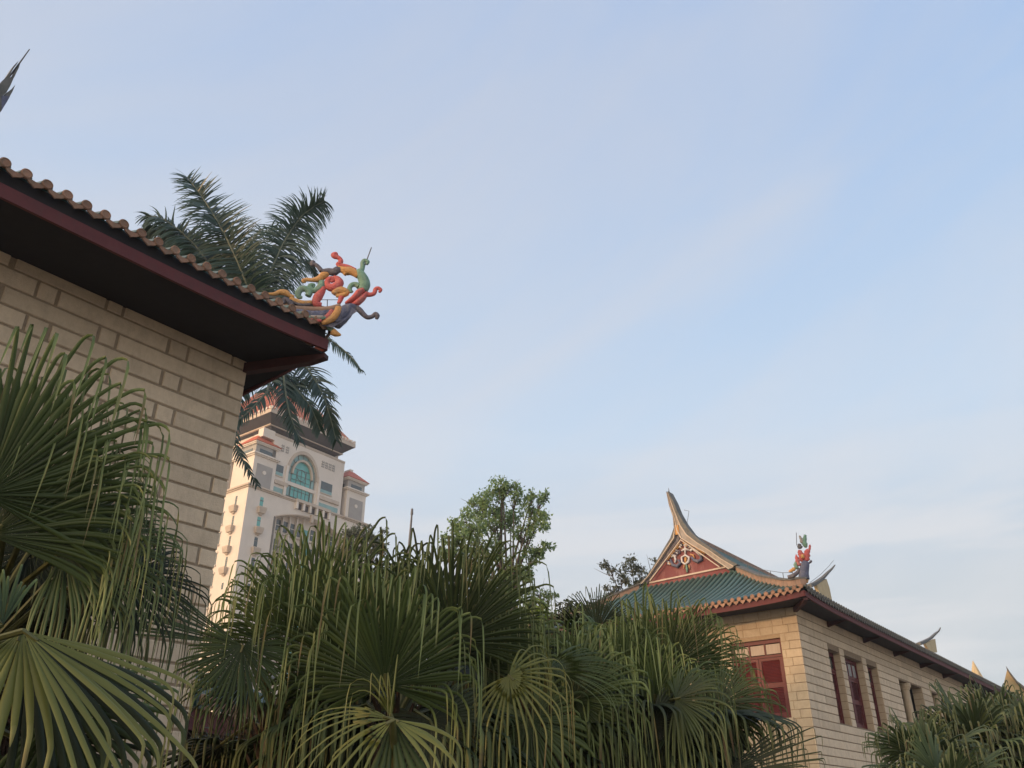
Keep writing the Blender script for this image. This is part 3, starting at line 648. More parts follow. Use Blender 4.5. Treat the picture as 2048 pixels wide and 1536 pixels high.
# ---------------- finial statue group helper (traced on the vertical diagonal plane of a corner)
def scroll(plane, pts, r, m, parent, name='scroll', flat=1.3, zoff=0.0, taper=True):
    P0, n = plane
    P = [on_plane(x, y, P0 + n * zoff, n) for x, y in pts]
    # smooth with Catmull-Rom
    Q = []
    for i in range(len(P) - 1):
        a_ = P[max(i - 1, 0)]; b_ = P[i]; c_ = P[i + 1]; d_ = P[min(i + 2, len(P) - 1)]
        for t in (0, .25, .5, .75):
            Q.append(.5 * ((2 * b_) + (c_ - a_) * t + (2 * a_ - 5 * b_ + 4 * c_ - d_) * t * t + (-a_ + 3 * b_ - 3 * c_ + d_) * t ** 3))
    Q.append(P[-1]); rr = r if hasattr(r, '__len__') else [r, r]
    R = np.interp(np.linspace(0, 1, len(Q)), np.linspace(0, 1, len(rr)), rr)
    mb = MB(); mb.tube(Q, list(R), 10, flat=flat, up=n); return mb.build(name, m, parent, smooth=True)

# ================================================================ near hall (left)
halL = empty('near_stone_hall', PL, 'nearest granite hall at left with wide dark eaves and tan end tiles', 'building')
TLs = lambda p: TL_(np.array((p[0], p[1], p[2])))
LL = 16.0
MB(TL_).box((0, 0, 0), (LL, .45, 8.88)).build('side_wall', M['mortar'], halL)
MB(TL_).box((0, .452, 0), (.45, 2 * W2, 8.88)).build('end_wall', M['mortar'], halL)
MB(TL_).box((.5, 2 * W2 - .4, 0), (LL, 2 * W2, 8.88)).build('back_wall', M['mortar'], halL)
MB(TL_).box((LL - .4, .46, 0), (LL, 2 * W2 - .42, 8.88)).build('rear_end_wall', M['mortar'], halL)
def rowL(i):
    J = [(-.02, 0)]
    if i % 2:
        xs = [(1.13, .05), (1.46, .06), (3.28, .055), (3.60, .045)]
    else:
        xs = [(.27, .05), (2.31, .05), (2.585, .05), (4.02, .09), (4.31, .05)]
    x = xs[-1][0]
    J += [(a_ + random.uniform(-.02, .02), b_) for a_, b_ in xs]
    while x < LL - 2: x += 1.75; J.append((x, .05)); x += .3; J.append((x, .05))
    J.append((LL, 0)); return J
masonry(TLs, lambda i: rowL(i), .3, 8.99, .295, LL, [], halL, M['granite'], lambda p, q, z: p < 4.9 and z > 1.3, jh=.036, proud=.022)
masonry(lambda p: TL_(np.array((p[1], p[0], p[2]))), lambda i: [(0, 0)] + [(k * 1.1 + (.5 if i % 2 else .2), .04) for k in range(1, 10)] + [(11.7, 0)], .3, 8.9, .295, 20, [], halL, M['granite'], lambda p, q, z: False, name='end_stone')
hpL = hall_roof(halL, TL_, -U, LL, .66, 1.56, 0.10, M['terra_d'], M['terra_d'], .225, .125, .074, 40, False, M['redwood'], -1)
hip_side = unit(np.cross(unit(hpL[-1] - hpL[0]), Zv))
ridge_course(hpL, hip_side, halL)
# gable and ridge of the near hall, seen only as its horn
mb = MB(TL_); P = [(3, v, 11.3) for v in vs] + [(3, v, gz(v) - .15) for v in vs] + [(3.3, v, 11.3) for v in vs] + [(3.3, v, gz(v) - .15) for v in vs]
mb.add(P, F if False else [(k, k + 1, n_ + k + 1, n_ + k) for k in range(n_ - 1)] + [(2 * n_ + k, 3 * n_ + k, 3 * n_ + k + 1, 2 * n_ + k + 1) for k in range(n_ - 1)]); mb.build('gable_panel', M['gablered'], halL)
MB(TL_).box((3.3, W2 - .16, 13.4), (LL, W2 + .16, 13.9)).build('main_ridge', M['ridge'], halL)
Lp = PL + V_ * 4.6
HRN = lambda x, y: on_plane(x / 9.6, 80 + y / 9.6, Lp, V_)
def plate(name, pts, th, m, parent, n=V_, P=HRN):
    Q = [P(*p) for p in pts]; k_ = len(Q)
    return raw(name, [q - n * th for q in Q] + [q + n * th for q in Q], [tuple(range(k_)), tuple(range(2 * k_ - 1, k_ - 1, -1))] + [(k, k_ + k, k_ + (k + 1) % k_, (k + 1) % k_) for k in range(k_)], m, parent)
hb = plate('ridge_horn', [(325, 430), (240, 520), (160, 640), (100, 730), (0, 830), (-200, 1100), (-420, 1500), (-420, 1900), (-200, 1620), (0, 1390), (100, 1220), (165, 1110), (75, 1100), (20, 1120), (95, 1040), (175, 900), (235, 760), (270, 700), (245, 690), (160, 755), (165, 690), (230, 580), (300, 490)], .07, M['ridgegrey'], halL)
plate('horn_prong', [(270, 885), (210, 960), (95, 1043), (75, 1098), (163, 1108), (220, 1010)], .06, M['ridgegrey'], hb)
plate('horn_prong', [(375, 455), (330, 510), (275, 600), (240, 680), (250, 745), (300, 640), (345, 550)], .05, M['ridgegrey'], hb)
plate('horn_band', [(0, 1110), (75, 1102), (165, 1112), (100, 1225), (0, 1385)], .078, M['st_blue'], hb)
mb = MB(); mb.tube([HRN(165, 725), HRN(370, 450), HRN(565, 180)], [.018, .018, .012], 6); mb.build('lightning_rod', M['metal'], hb)

# ---------------- near hall corner finial
dgn = unit(-(U - V_)); dg = unit(U - V_)          # outward diagonal and its plane normal
crn = TL_(np.array((-.3, -1.4, 9.1)))
nrm = unit(np.cross(dg, Zv))
PLN = (crn, nrm)
fin = raw('hip_finial', [on_plane(x, y, crn + nrm * o, nrm) for o in (-.09, .09) for x, y in ((560, 618), (600, 621), (640, 621), (680, 617), (700, 612), (715, 622), (690, 640), (665, 655), (640, 650), (600, 640), (570, 630))],
          [tuple(range(11)), tuple(range(21, 10, -1))] + [(k, 11 + k, 11 + (k + 1) % 11, (k + 1) % 11) for k in range(11)], M['st_blue'], halL)
fin['label'] = 'coloured scrollwork finial on the roof corner'
z2 = lambda x, y: (520 + x / 7.314, 480 + y / 7.314)
def S(pts, r, m, **k): return scroll(PLN, [z2(*p) for p in pts], [q / 7.314 / 106 for q in r] if hasattr(r, '__len__') else r / 7.314 / 118, M[m], fin, **k)
S([(300, 985), (420, 990), (600, 1010), (800, 1020), (1000, 1010), (1180, 960)], [28, 32, 36, 34, 28], 'ridge', name='curved_rail')
S([(420, 1050), (600, 1090), (800, 1110), (960, 1090)], [45, 60, 55, 40], 'st_blue', name='painted_panel', zoff=.10)
S([(560, 1120), (720, 1140), (880, 1150), (960, 1130)], [18, 26, 26, 14], 'st_green', name='panel_relief', zoff=.15)
S([(700, 1160), (800, 1175), (900, 1180)], [18, 24, 18], 'st_red', name='panel_relief', zoff=.16)
S([(740, 1120), (850, 1130), (930, 1120)], [16, 22, 12], 'pink', name='panel_relief', zoff=.17)
S([(1150, 985), (1130, 1060), (1060, 1140), (960, 1200), (900, 1215)], [34, 44, 44, 30, 18], 'st_orange', name='painted_band', zoff=.12)
S([(1060, 1030), (1020, 1090), (960, 1140), (880, 1180)], [26, 32, 28, 14], 'st_red', name='painted_band', zoff=.13)
S([(1100, 1240), (1180, 1130), (1260, 1050), (1330, 1000), (1400, 990)], [90, 120, 110, 80, 50], 'st_blue', name='tail_base', flat=.9)
S([(1380, 990), (1450, 1020), (1510, 1085), (1570, 1130), (1640, 1120), (1690, 1080), (1715, 1110), (1705, 1155)], [40, 34, 30, 26, 24, 24, 28, 16], 'st_dark', name='curling_tendril')
S([(1250, 930), (1310, 900), (1390, 850), (1450, 780), (1520, 740)], [30, 55, 80, 85, 60], 'st_red', name='flame_crest', flat=.6)
S([(1340, 960), (1420, 920), (1500, 850), (1570, 770)], [30, 55, 55, 30], 'st_red', name='flame_crest', flat=.8)
S([(1540, 790), (1610, 800), (1670, 780), (1690, 720), (1730, 705), (1765, 730), (1745, 765)], [34, 26, 24, 24, 22, 20, 14], 'st_red', name='curling_tendril')
S([(1500, 740), (1530, 660), (1510, 570), (1460, 480), (1470, 440)], [55, 62, 58, 50, 30], 'st_green', name='serpent_body')
S([(1470, 470), (1500, 400), (1500, 330), (1530, 300), (1575, 320), (1560, 360)], [34, 26, 24, 24, 24, 14], 'st_green', name='curling_tendril')
S([(1450, 680), (1400, 650), (1340, 660), (1310, 710), (1330, 755), (1360, 745)], [36, 30, 28, 26, 22, 10], 'st_green', name='curling_tendril')
S([(1440, 530), (1380, 480), (1300, 450), (1220, 440), (1140, 400)], [34, 44, 48, 42, 26], 'st_orange', name='serpent_body')
S([(1230, 470), (1270, 500), (1240, 440)], [26, 30, 20], 'st_orange', name='scroll')
S([(1400, 440), (1300, 400), (1220, 380), (1160, 370), (1140, 340)], [20, 28, 28, 30, 26], 'st_red', name='serpent_body')
S([(1150, 360), (1185, 310), (1150, 260), (1090, 240), (1070, 215), (1110, 200), (1130, 225)], [34, 26, 26, 30, 26, 22, 12], 'st_red', name='curling_tendril')
S([(1200, 430), (1130, 440), (1080, 470), (1000, 460), (900, 460)], [30, 44, 46, 40, 26], 'st_dark', name='serpent_body')
S([(900, 455), (860, 400), (810, 360), (765, 355), (770, 320), (805, 330)], [28, 24, 24, 26, 24, 12], 'st_dark', name='curling_tendril')
S([(1000, 490), (930, 520), (860, 570), (760, 585), (680, 580), (640, 600), (645, 570)], [26, 46, 38, 24, 22, 30, 14], 'st_orange', name='curling_tendril')
S([(900, 600), (900, 660), (850, 720), (780, 740), (725, 700), (740, 660), (785, 660), (775, 695)], [30, 42, 40, 32, 28, 24, 22, 10], 'st_green', name='scroll')
S([(700, 820), (720, 770), (680, 720), (610, 715), (560, 770), (570, 830), (620, 840)], [34, 38, 36, 36, 36, 28, 14], 'st_green', name='scroll')
S([(1030, 610), (1070, 590), (1050, 560), (1000, 580), (980, 640), (1020, 690), (1100, 690), (1160, 630), (1130, 570), (1070, 545)], [18, 24, 26, 30, 36, 46, 54, 50, 38, 20], 'st_red', name='scroll')
S([(1080, 790), (1130, 740), (1200, 740), (1270, 770), (1200, 810), (1110, 815)], [34, 44, 46, 36, 30, 20], 'st_orange', name='cloud_knob')
S([(1190, 830), (1175, 880), (1150, 930)], [32, 26, 20], 'st_red', name='scroll')
S([(930, 690), (900, 760), (850, 830), (820, 900), (840, 940), (900, 950)], [30, 40, 52, 44, 40, 26], 'st_red', name='scroll')
S([(90, 785), (200, 790), (300, 765), (380, 775), (430, 810), (500, 830)], [10, 20, 34, 36, 24, 14], 'st_orange', name='curling_tendril')
S([(440, 850), (520, 890), (620, 920), (760, 910)], [20, 30, 30, 22], 'st_orange', name='scroll')
S([(480, 960), (420, 900), (380, 860), (345, 880), (360, 930)], [26, 26, 24, 22, 12], 'st_dark', name='scroll')
S([(440, 860), (500, 900), (600, 945), (740, 940)], [16, 22, 24, 18], 'st_dark', name='scroll')
S([(840, 1220), (950, 1240), (1030, 1290), (1060, 1330)], [14, 26, 32, 20], 'st_green', name='spout')
S([(1060, 1340), (1110, 1370), (1160, 1385), (1185, 1390)], [44, 36, 20, 8], 'st_orange', name='spout')
mb = MB(); mb.tube([on_plane(*z2(1450, 600), crn, nrm), on_plane(*z2(1630, 110), crn, nrm)], [.014, .009], 6); mb.build('lightning_rod', M['metal'], fin)
mb = MB(); mb.tube([on_plane(*z2(880, 875), crn, nrm), on_plane(*z2(1150, 875), crn, nrm)], [.006, .006], 5); mb.tube([on_plane(*z2(985, 870), crn, nrm), on_plane(*z2(985, 1000), crn, nrm)], [.008, .008], 5); mb.build('wire_post', M['metal'], fin)

# ---------------- far hall corner finial (seen nearly end on)
crR = TR_(np.array((-1.2, -.8, 9.3)))
nR = unit(-(U - 0 * V_) + V_) ; nR = unit(np.cross(unit(-U - V_), Zv)); face = unit(-U - V_)
PR2 = (crR, unit(-U * .6 - V_ * .3))
finR = None
def S2(pts, r, m, name='scroll', zoff=0, flat=1.2):
    global finR
    r = list(np.interp(np.linspace(0, 1, 9), np.linspace(0, 1, len(r)), r) * np.array([.35, .8, 1.1, .8, 1.15, .85, 1.05, .6, .2])) if name == 'scroll' else r
    o = scroll(PR2, [(1260 + x / 4.655, 960 + y / 4.655) for x, y in pts], [q / 4.655 / 76 for q in r], M[m], finR or halR, name=name, zoff=zoff, flat=flat)
    return o
finR = S2([(1620, 920), (1620, 860), (1630, 790), (1640, 760)], [60, 50, 46, 34], 'st_blue', 'hip_finial')
finR['label'] = 'coloured figure finial standing on the near roof corner'
S2([(1640, 760), (1645, 700), (1650, 640)], [34, 36, 22], 'st_red'); S2([(1640, 630), (1625, 580), (1630, 520), (1632, 508)], [30, 26, 16, 16], 'st_green')
S2([(1660, 690), (1672, 640), (1676, 600)], [14, 12, 14], 'st_red'); S2([(1650, 780), (1680, 765), (1688, 745)], [12, 12, 14], 'st_dark')
S2([(1600, 760), (1590, 690), (1570, 650)], [30, 30, 22], 'st_red'); S2([(1590, 640), (1575, 610), (1560, 600)], [30, 26, 14], 'st_dark')
S2([(1600, 590), (1590, 545), (1575, 515)], [20, 14, 12], 'pink'); S2([(1580, 800), (1560, 760), (1545, 690)], [26, 24, 12], 'st_red')
S2([(1560, 830), (1540, 790), (1555, 750)], [26, 20, 12], 'st_green'); S2([(1540, 820), (1500, 845), (1475, 850)], [24, 18, 8], 'st_orange')
S2([(1610, 730), (1605, 690)], [20, 14], 'st_orange', zoff=.1)
S2([(1470, 905), (1520, 890), (1560, 860), (1580, 820)], [20, 24, 20, 10], 'st_dark', 'ridge_curl')
S2([(1600, 900), (1595, 860)], [18, 10], 'st_orange'); S2([(1570, 940), (1630, 938), (1660, 945)], [20, 26, 20], 'st_orange', 'spout')
mb = MB(); mb.tube([on_plane(1260 + 1552 / 4.655, 960 + 610 / 4.655, *PR2), on_plane(1260 + 1548 / 4.655, 960 + 490 / 4.655, *PR2)], .012, 5); mb.build('lightning_rod', M['metal'], finR)

# ================================================================ tower
AT = rad(37); UT = np.array([math.sin(AT), math.cos(AT), 0]); VT = np.array([-math.cos(AT), math.sin(AT), 0])
T0 = at(498, 968, 145.); T0[2] = 0
TT = lambda p: T0 + UT * p[0] + VT * p[1] + Zv * p[2]
tw = empty('high_rise_tower', T0, 'tall cream tower with orange hipped roof and teal arched window', 'building')
B = lambda a_, b_, nm, m, par=None: MB(TT).box(a_, b_).build(nm, M[m], par or tw)
B((0, 0, 0), (6.2, 7, 53.6), 'corner_bay', 'towerwall'); B((22.4, 0, 0), (28.4, 7, 53.6), 'corner_bay', 'towerwall')
# centre bay with the big segmental recess
B((6.21, 1.6, 0), (22.39, 24, 53.6), 'core', 'towerwall')
mb = MB(TT); xs = np.linspace(6.2, 22.4, 25); n_ = len(xs)
az = lambda x: 49.8 + 1.9 * (1 - ((x - 14.3) / 8.1) ** 2)
P = [(x, .05, az(x)) for x in xs] + [(x, .05, 53.6) for x in xs] + [(x, 1.59, az(x)) for x in xs] + [(x, 1.59, 53.6) for x in xs]
mb.add(P, [(k, k + 1, n_ + k + 1, n_ + k) for k in range(n_ - 1)] + [(k, 2 * n_ + k, 2 * n_ + k + 1, k + 1) for k in range(n_ - 1)]); mb.build('arch_spandrel', M['towerwall'], tw)
B((0.02, 7.8, 0), (6.1, 24, 50.5), 'side_wing', 'towerwall'); B((22.5, 7.01, 0), (28.3, 24, 50.5), 'side_wing', 'towerwall')
# cornices
def cornice(x0, x1, y0, y1, z, nm='cornice', out_=.45, h=.55, m='towertrim'):
    mb = MB(TT); mb.box((x0 - out_ * .5, y0 - out_ * .5, z), (x1 + out_ * .5, y1 + out_ * .5, z + h * .45)); mb.box((x0 - out_, y0 - out_, z + h * .451), (x1 + out_, y1 + out_, z + h)); return mb.build(nm, M[m], tw)
cornice(0, 6.2, 0, 7, 53.61); cornice(22.4, 28.4, 0, 7, 53.61); cornice(6.7, 21.9, .1, 1.5, 53.62, out_=.3)
for (x0, x1) in ((.7, 5.6), (23.0, 28.0)):
    B((x0, .6, 54.17), (x1, 6.6, 60.0), 'turret', 'towerwall')
    B((x0 + .75, .52, 54.6), (x1 - .75, .598, 58.6), 'turret_panel', 'towergrey')
    mb = MB(TT); mb.tube([TT_ for TT_ in [np.array(((x0 + x1) / 2, .53, 57.2)), np.array(((x0 + x1) / 2, .44, 57.2))]], .38, 12); mb.build('roundel', M['towerwall'], tw)
    cornice(x0, x1, .6, 6.6, 60.01, out_=.5, h=.5, m='towerwall')
    B((x0 + .25, .9, 60.52), (x1 - .25, 6.3, 62.3), 'turret_attic', 'towergrey')
    B((x0 + 1.1, .84, 60.9), (x1 - 1.1, .898, 61.6), 'attic_window', 'darkglass'); B((x0 + .19, 1.9, 60.9), (x0 + .248, 5.3, 61.6), 'attic_window', 'darkglass')
    cornice(x0 + .1, x1 - .1, .75, 6.45, 62.31, out_=.35, h=.45, m='towerwall')
    mb = MB(TT); a0, a1, b0, b1 = x0 - .45, x1 + .45, .2, 7.0; c0, c1 = (x0 + x1) / 2 - .7, (x0 + x1) / 2 + .7
    mb.add([(a0, b0, 62.77), (a1, b0, 62.77), (a1, b1, 62.77), (a0, b1, 62.77), (c0, 2.6, 65.0), (c1, 2.6, 65.0), (c1, 4.6, 65.0), (c0, 4.6, 65.0)], [(0, 3, 2, 1), (4, 5, 6, 7), (0, 1, 5, 4), (1, 2, 6, 5), (2, 3, 7, 6), (3, 0, 4, 7)])
    mb.build('turret_roof', M['towertile'], tw)
    B((c0 + .3, 2.7, 65.01), (c1 - .3, 4.5, 65.5), 'roof_cap', 'towerwall')
# arch wall
ARX, ARZ, ARR, ARI = 11.95, 59.3, 3.35, 2.2
mb = MB(TT); fr_ = 32
wall_l, wall_r = 4.6, 21.9
B((wall_l, .9, 54.2), (ARX - ARR, 2.4, 65.2), 'arch_wall', 'towerwall'); B((ARX + ARR, .9, 54.2), (wall_r, 2.4, 65.2), 'arch_wall', 'towerwall')
V = []; F = []
for k in range(fr_ + 1):
    t = math.pi * k / fr_; x, z = ARX - ARR * math.cos(t), ARZ + 1.32 * ARR * math.sin(t)
    V += [TT((x, .9, z)), TT((x, .9, 65.2)), TT((x, 2.4, z)), TT((x, 2.4, 65.2))]
for k in range(fr_): F += [(4 * k, 4 * k + 4, 4 * k + 5, 4 * k + 1), (4 * k, 4 * k + 2, 4 * k + 6, 4 * k + 4)]
raw('arch_wall', V, F, M['towerwall'], tw)
B((wall_l, .8, 65.21), (wall_r, 2.5, 65.6), 'parapet_coping', 'towertrim')
def ring(r0, r1, y0, y1, nm, m, k0=0, k1=32, par=None):
    V = []; F = []
    for k in range(k0, k1 + 1):
        t = math.pi * k / 32
        for (rr, y) in ((r0, y0), (r1, y0), (r1, y1), (r0, y1)): V.append(TT((ARX - rr * math.cos(t), y, ARZ + 1.32 * rr * math.sin(t))))
    for k in range(k1 - k0):
        for j in range(4): F.append((4 * k + j, 4 * k + (j + 1) % 4, 4 * k + 4 + (j + 1) % 4, 4 * k + 4 + j))
    F += [(0, 1, 2, 3), tuple(4 * (k1 - k0) + j for j in (3, 2, 1, 0))]
    return raw(nm, V, F, M[m], par or tw)
ring(ARR - .05, ARR + .45, .72, .95, 'outer_archivolt', 'towertrim')
ringg = ring(ARI, ARI + .3, .8, 1.3, 'inner_archivolt', 'towertrim')
for k in range(0, 32, 4): ring(ARI + .3, ARR - .06, 1.35, 1.45, 'arch_pane', 'teallight', k, k + 4)
for k in range(0, 33, 4):
    t = math.pi * k / 32; mb = MB(); mb.tube([TT((ARX - rr * math.cos(t), 1.3, ARZ + 1.32 * rr * math.sin(t))) for rr in (ARI + .25, ARR)], .05, 5); mb.build('glazing_bar', M['frame'], tw)
V = [TT((ARX - ARI, 1.3, 57.7)), TT((ARX + ARI, 1.3, 57.7))] + [TT((ARX + ARI * math.cos(math.pi * k / 24), 1.3, ARZ + 1.32 * ARI * math.sin(math.pi * k / 24))) for k in range(25)]
raw('arched_window', V, [tuple(range(len(V)))], M['teal'], tw)
for z in (58.4, 59.4, 60.6): mb = MB(); mb.tube([TT((ARX - ARI + .1, 1.26, z)), TT((ARX + ARI - .1, 1.26, z))], .05, 5); mb.build('glazing_bar', M['frame'], tw)
for x in (-1.1, 0, 1.1): mb = MB(); mb.tube([TT((ARX + x, 1.26, 57.7)), TT((ARX + x, 1.26, 60.6))], .05, 5); mb.build('glazing_bar', M['frame'], tw)
mb = MB(); mb.tube([TT((ARX + 1.0 * math.cos(t), 1.25, 59.6 + 1.1 * math.sin(t))) for t in np.linspace(0, 2 * math.pi, 17)], .05, 5, cap=False); mb.build('glazing_ring', M['frame'], tw)
B((ARX - ARR, 1.0, 56.9), (ARX + ARR, 1.6, 57.6), 'window_sill', 'towerwall'); 
B((ARX - ARI, 1.2, 55.0), (ARX + ARI, 1.4, 56.89), 'teal_window', 'teal')
for x in np.linspace(-ARI, ARI, 6): mb = MB(); mb.tube([TT((ARX + x, 1.15, 55.0)), TT((ARX + x, 1.15, 56.88))], .05, 5); mb.build('glazing_bar', M['frame'], tw)
mb = MB(); mb.tube([TT((ARX - ARI, 1.15, 56.3)), TT((ARX + ARI, 1.15, 56.3))], .05, 5); mb.build('glazing_bar', M['frame'], tw)
B((ARX - ARR + .01, 1.5, 54.2), (ARX + ARR - .01, 1.58, 64), 'arch_back', 'towergrey')
for sx in (-1, 1):
    B((ARX + sx * 2.75 - .3, 1.2, 55), (ARX + sx * 2.75 + .3, 1.45, 56.8), 'side_light', 'teallight'); B((ARX + sx * 2.75 - .3, 1.2, 57.7), (ARX + sx * 2.75 + .3, 1.45, 59.2), 'side_light', 'teallight')
for (x0, x1, z0, z1) in ((5.8, 7.4, 57.9, 59.9), (16.4, 19.3, 57.7, 59.9)):
    B((x0, .84, z0), (x1, .898, z1), 'square_window', 'darkglass'); B((x0 - .1, .78, z0 - .25), (x1 + .1, .897, z0 - .02), 'window_sill', 'towertrim'); B((x0, .835, z0), (x1, .838, z0 + .6), 'lower_pane', 'teallight')
for x in (7.9, 15.7): B((x, .6, 54.2), (x + .55, .899, 60.3), 'pilaster', 'towerwall')
for (x0, x1) in ((5.7, 8.7), (16.3, 21.2)):
    B((x0, .55, 56.2), (x1, .898, 56.9), 'balcony_band', 'towertrim'); B((x0, .85, 54.5), (x1, .897, 55.6), 'strip_window', 'teallight')
# raised grey characters on the parapet wall, too blurred to read
random.seed(3)
for x in (6.6, 7.7, 16.4, 17.3, 18.2, 19.1):
    mb = MB(TT)
    for q in range(3): zz = 62.7 + q * .5; mb.box((x - .3, .8, zz), (x + .32, .896, zz + .13))
    for q in (-.22, .18): mb.box((x + q, .79, 62.6), (x + q + .11, .799, 64.0))
    mb.build('raised_character', M['towergrey'], tw)
# balustrade of small openings below the arch
B((10.2, -.6, 53.7), (18.4, .4, 54.25), 'balcony_slab', 'towertrim')
for k in range(6): B((10.3 + k * 1.55, -.55, 52.4), (10.75 + k * 1.55, .04, 53.69), 'balcony_corbel', 'towerwall')
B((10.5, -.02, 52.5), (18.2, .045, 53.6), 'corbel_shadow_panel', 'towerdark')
B((14.1, -.5, 50.7), (14.6, .04, 52.2), 'keystone', 'towertrim')
# main roof
B((4.2, 2.5, 54.2), (21.4, 22, 68.2), 'penthouse', 'towerwall')
e0, e1, f0, f1, ze = 1.6, 22.4, -1.0, 26.0, 68.3
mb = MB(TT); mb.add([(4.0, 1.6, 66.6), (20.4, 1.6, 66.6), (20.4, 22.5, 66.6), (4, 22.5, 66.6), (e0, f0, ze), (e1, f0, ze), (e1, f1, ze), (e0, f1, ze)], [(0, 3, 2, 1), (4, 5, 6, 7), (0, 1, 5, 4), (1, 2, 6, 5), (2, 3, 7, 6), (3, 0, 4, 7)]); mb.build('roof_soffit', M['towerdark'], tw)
B((3.2, .9, 66.9), (21.2, 22.4, 67.15), 'soffit_moulding', 'towertrim')
B((e0 - .1, f0 - .1, ze + .01), (e1 + .1, f1 + .1, ze + .75), 'roof_fascia', 'towertrim')
mb = MB(TT); prof = [(0, ze + .76), (.25, ze + 4.6), (.5, ze + 8.4), (.8, ze + 12.6)]; V = []; F = []
cx_, cy_ = (e0 + e1) / 2, (f0 + f1) / 2
for t, z in prof:
    for (x, y) in ((e0, f0), (e1, f0), (e1, f1), (e0, f1)): V.append((x + (cx_ - x) * t, y + (cy_ - y) * t, z))
for j in range(3):
    for k in range(4): F.append((4 * j + k, 4 * j + (k + 1) % 4, 4 * j + 4 + (k + 1) % 4, 4 * j + 4 + k))
F.append((12, 13, 14, 15)); mb.add(V, F); mb.build('main_roof', M['towertile'], tw)
for face_ in (0, 3):
    for q in np.linspace(.04, .96, 20):
        P = []
        for t, z in prof:
            c4 = [(x + (cx_ - x) * t, y + (cy_ - y) * t) for (x, y) in ((e0, f0), (e1, f0), (e1, f1), (e0, f1))]
            a_, b_ = np.array(c4[face_]), np.array(c4[(face_ + 1) % 4]); o_ = (np.array(((e0, f0), (e1, f0), (e1, f1), (e0, f1))[face_]) * (1 - q) + np.array(((e0, f0), (e1, f0), (e1, f1), (e0, f1))[(face_ + 1) % 4]) * q)
            qq = np.clip(((o_ - a_) @ (b_ - a_)) / ((b_ - a_) @ (b_ - a_)), 0, 1); p = a_ + (b_ - a_) * qq; P.append(TT((p[0], p[1], z + .1)))
            if qq in (0, 1): break
        if len(P) > 1: mb = MB(); mb.tube(P, .16, 5); mb.build('roof_rib', M['towerrib'], tw)
    for q in np.linspace(0.01, .99, 26):
        c4 = ((e0, f0), (e1, f0), (e1, f1), (e0, f1)); a_, b_ = np.array(c4[face_]), np.array(c4[(face_ + 1) % 4]); p = a_ + (b_ - a_) * q
        mb = MB(TT); mb.box((p[0] - .2, p[1] - .2, ze + .77), (p[0] + .2, p[1] + .2, ze + 1.3)); mb.build('eaves_knob', M['towerwall'], tw)
B((2.0, .9, 64.2), (4.59, 2.4, 65.9), 'corner_block', 'towerwall')
# narrow windows with planters: front and side faces of the near corner bay
k = 0
for z in np.arange(50.6, 12, -3.62):
    if k < 4:
        h, pl = 1.9, True
    else: h, pl = 1.1, False
    for (a_, b_, c_) in (((2.75, -.006, z), (3.45, .05, z + h), 'f'), ((-.006, 2.75, z), (.05, 3.3, z + h), 's')):
        wo = B(a_, b_, 'narrow_window', 'teal' if (c_ == 'f' and k < 2) else 'darkglass')
        if c_ == 'f': B((a_[0] - .02, -.03, z + h * .62), (b_[0] + .02, -.007, z + h * .70), 'transom', 'frame', wo)
        else: B((-.03, a_[1] - .02, z + h * .62), (-.007, b_[1] + .02, z + h * .70), 'transom', 'frame', wo)
    if pl:
        for side in ('f', 's'):
            c = 3.1 if side == 'f' else 3.0; mb = MB(TT)
            for (w0, w1, za, zb_) in ((.78, .78, z - .25, z), (.62, .8, z - 1.1, z - .26), (.3, .34, z - 1.4, z - 1.11)):
                if side == 'f': mb.hull8([(c - w0, -w0, za), (c + w0, -w0, za), (c + w0, 0, za), (c - w0, 0, za), (c - w1, -w1, zb_), (c + w1, -w1, zb_), (c + w1, 0, zb_), (c - w1, 0, zb_)])
                else: mb.hull8([(-w0, c - w0, za), (0, c - w0, za), (0, c + w0, za), (-w0, c + w0, za), (-w1, c - w1, zb_), (0, c - w1, zb_), (0, c + w1, zb_), (-w1, c + w1, zb_)])
            mb.build('planter', M['towertrim'], tw)
    k += 1
for z in np.arange(48.0, 12, -3.62):    # second column, side face edge
    B((-.05, 6.0, z), (.3, 6.9, z + 2.0), 'side_window', 'darkglass'); B((-.22, 5.85, z - .3), (.2, 7.05, z - .02), 'window_sill', 'towerwall'); B((-.18, 5.85, z + 2.02), (.2, 7.05, z + 2.3), 'window_head', 'towerwall')
B((-.4, 7.2, 57.2), (.68, 12, 57.7), 'side_ledge', 'towertrim'); B((.3, 7.2, 53.6), (4, 14, 60.5), 'side_block', 'towerwall'); B((.28, 7.4, 57.9), (.299, 9.6, 60.0), 'side_window', 'darkglass')
# office windows in the arched recess
for i, x in enumerate(np.linspace(6.7, 21.0, 10)):
    if i == 5:
        B((x - .7, 1.4, 20), (x + .8, 1.59, 49.7), 'glass_bay', 'teal'); continue
    B((x - .42 + 1.0, .95, 20), (x - .22 + 1.0, 1.595, az(x)), 'mullion_pier', 'towerwall')
    for z in np.arange(48.1, 22, -3.62):
        wo = B((x - .35, 1.45, z), (x + .55, 1.598, min(z + 2.0, az(x) - .1)), 'office_window', 'darkglass')
        B((x - .4, 1.3, z - .55), (x + .6, 1.597, z - .38), 'sill', 'towertrim', wo); B((x - .37, 1.40, z + .95), (x + .57, 1.449, z + 1.05), 'glazing_bar', 'towerwall', wo)
mb = MB(); mb.tube([TT((x, -.02, az(x))) for x in xs], .14, 6); mb.build('arch_moulding', M['towertrim'], tw)
mb = MB(); mb.tube([TT((6.25, -.02, 20)), TT((6.25, -.02, 49.8))], .14, 6); mb.build('downpipe', M['frame'], tw)

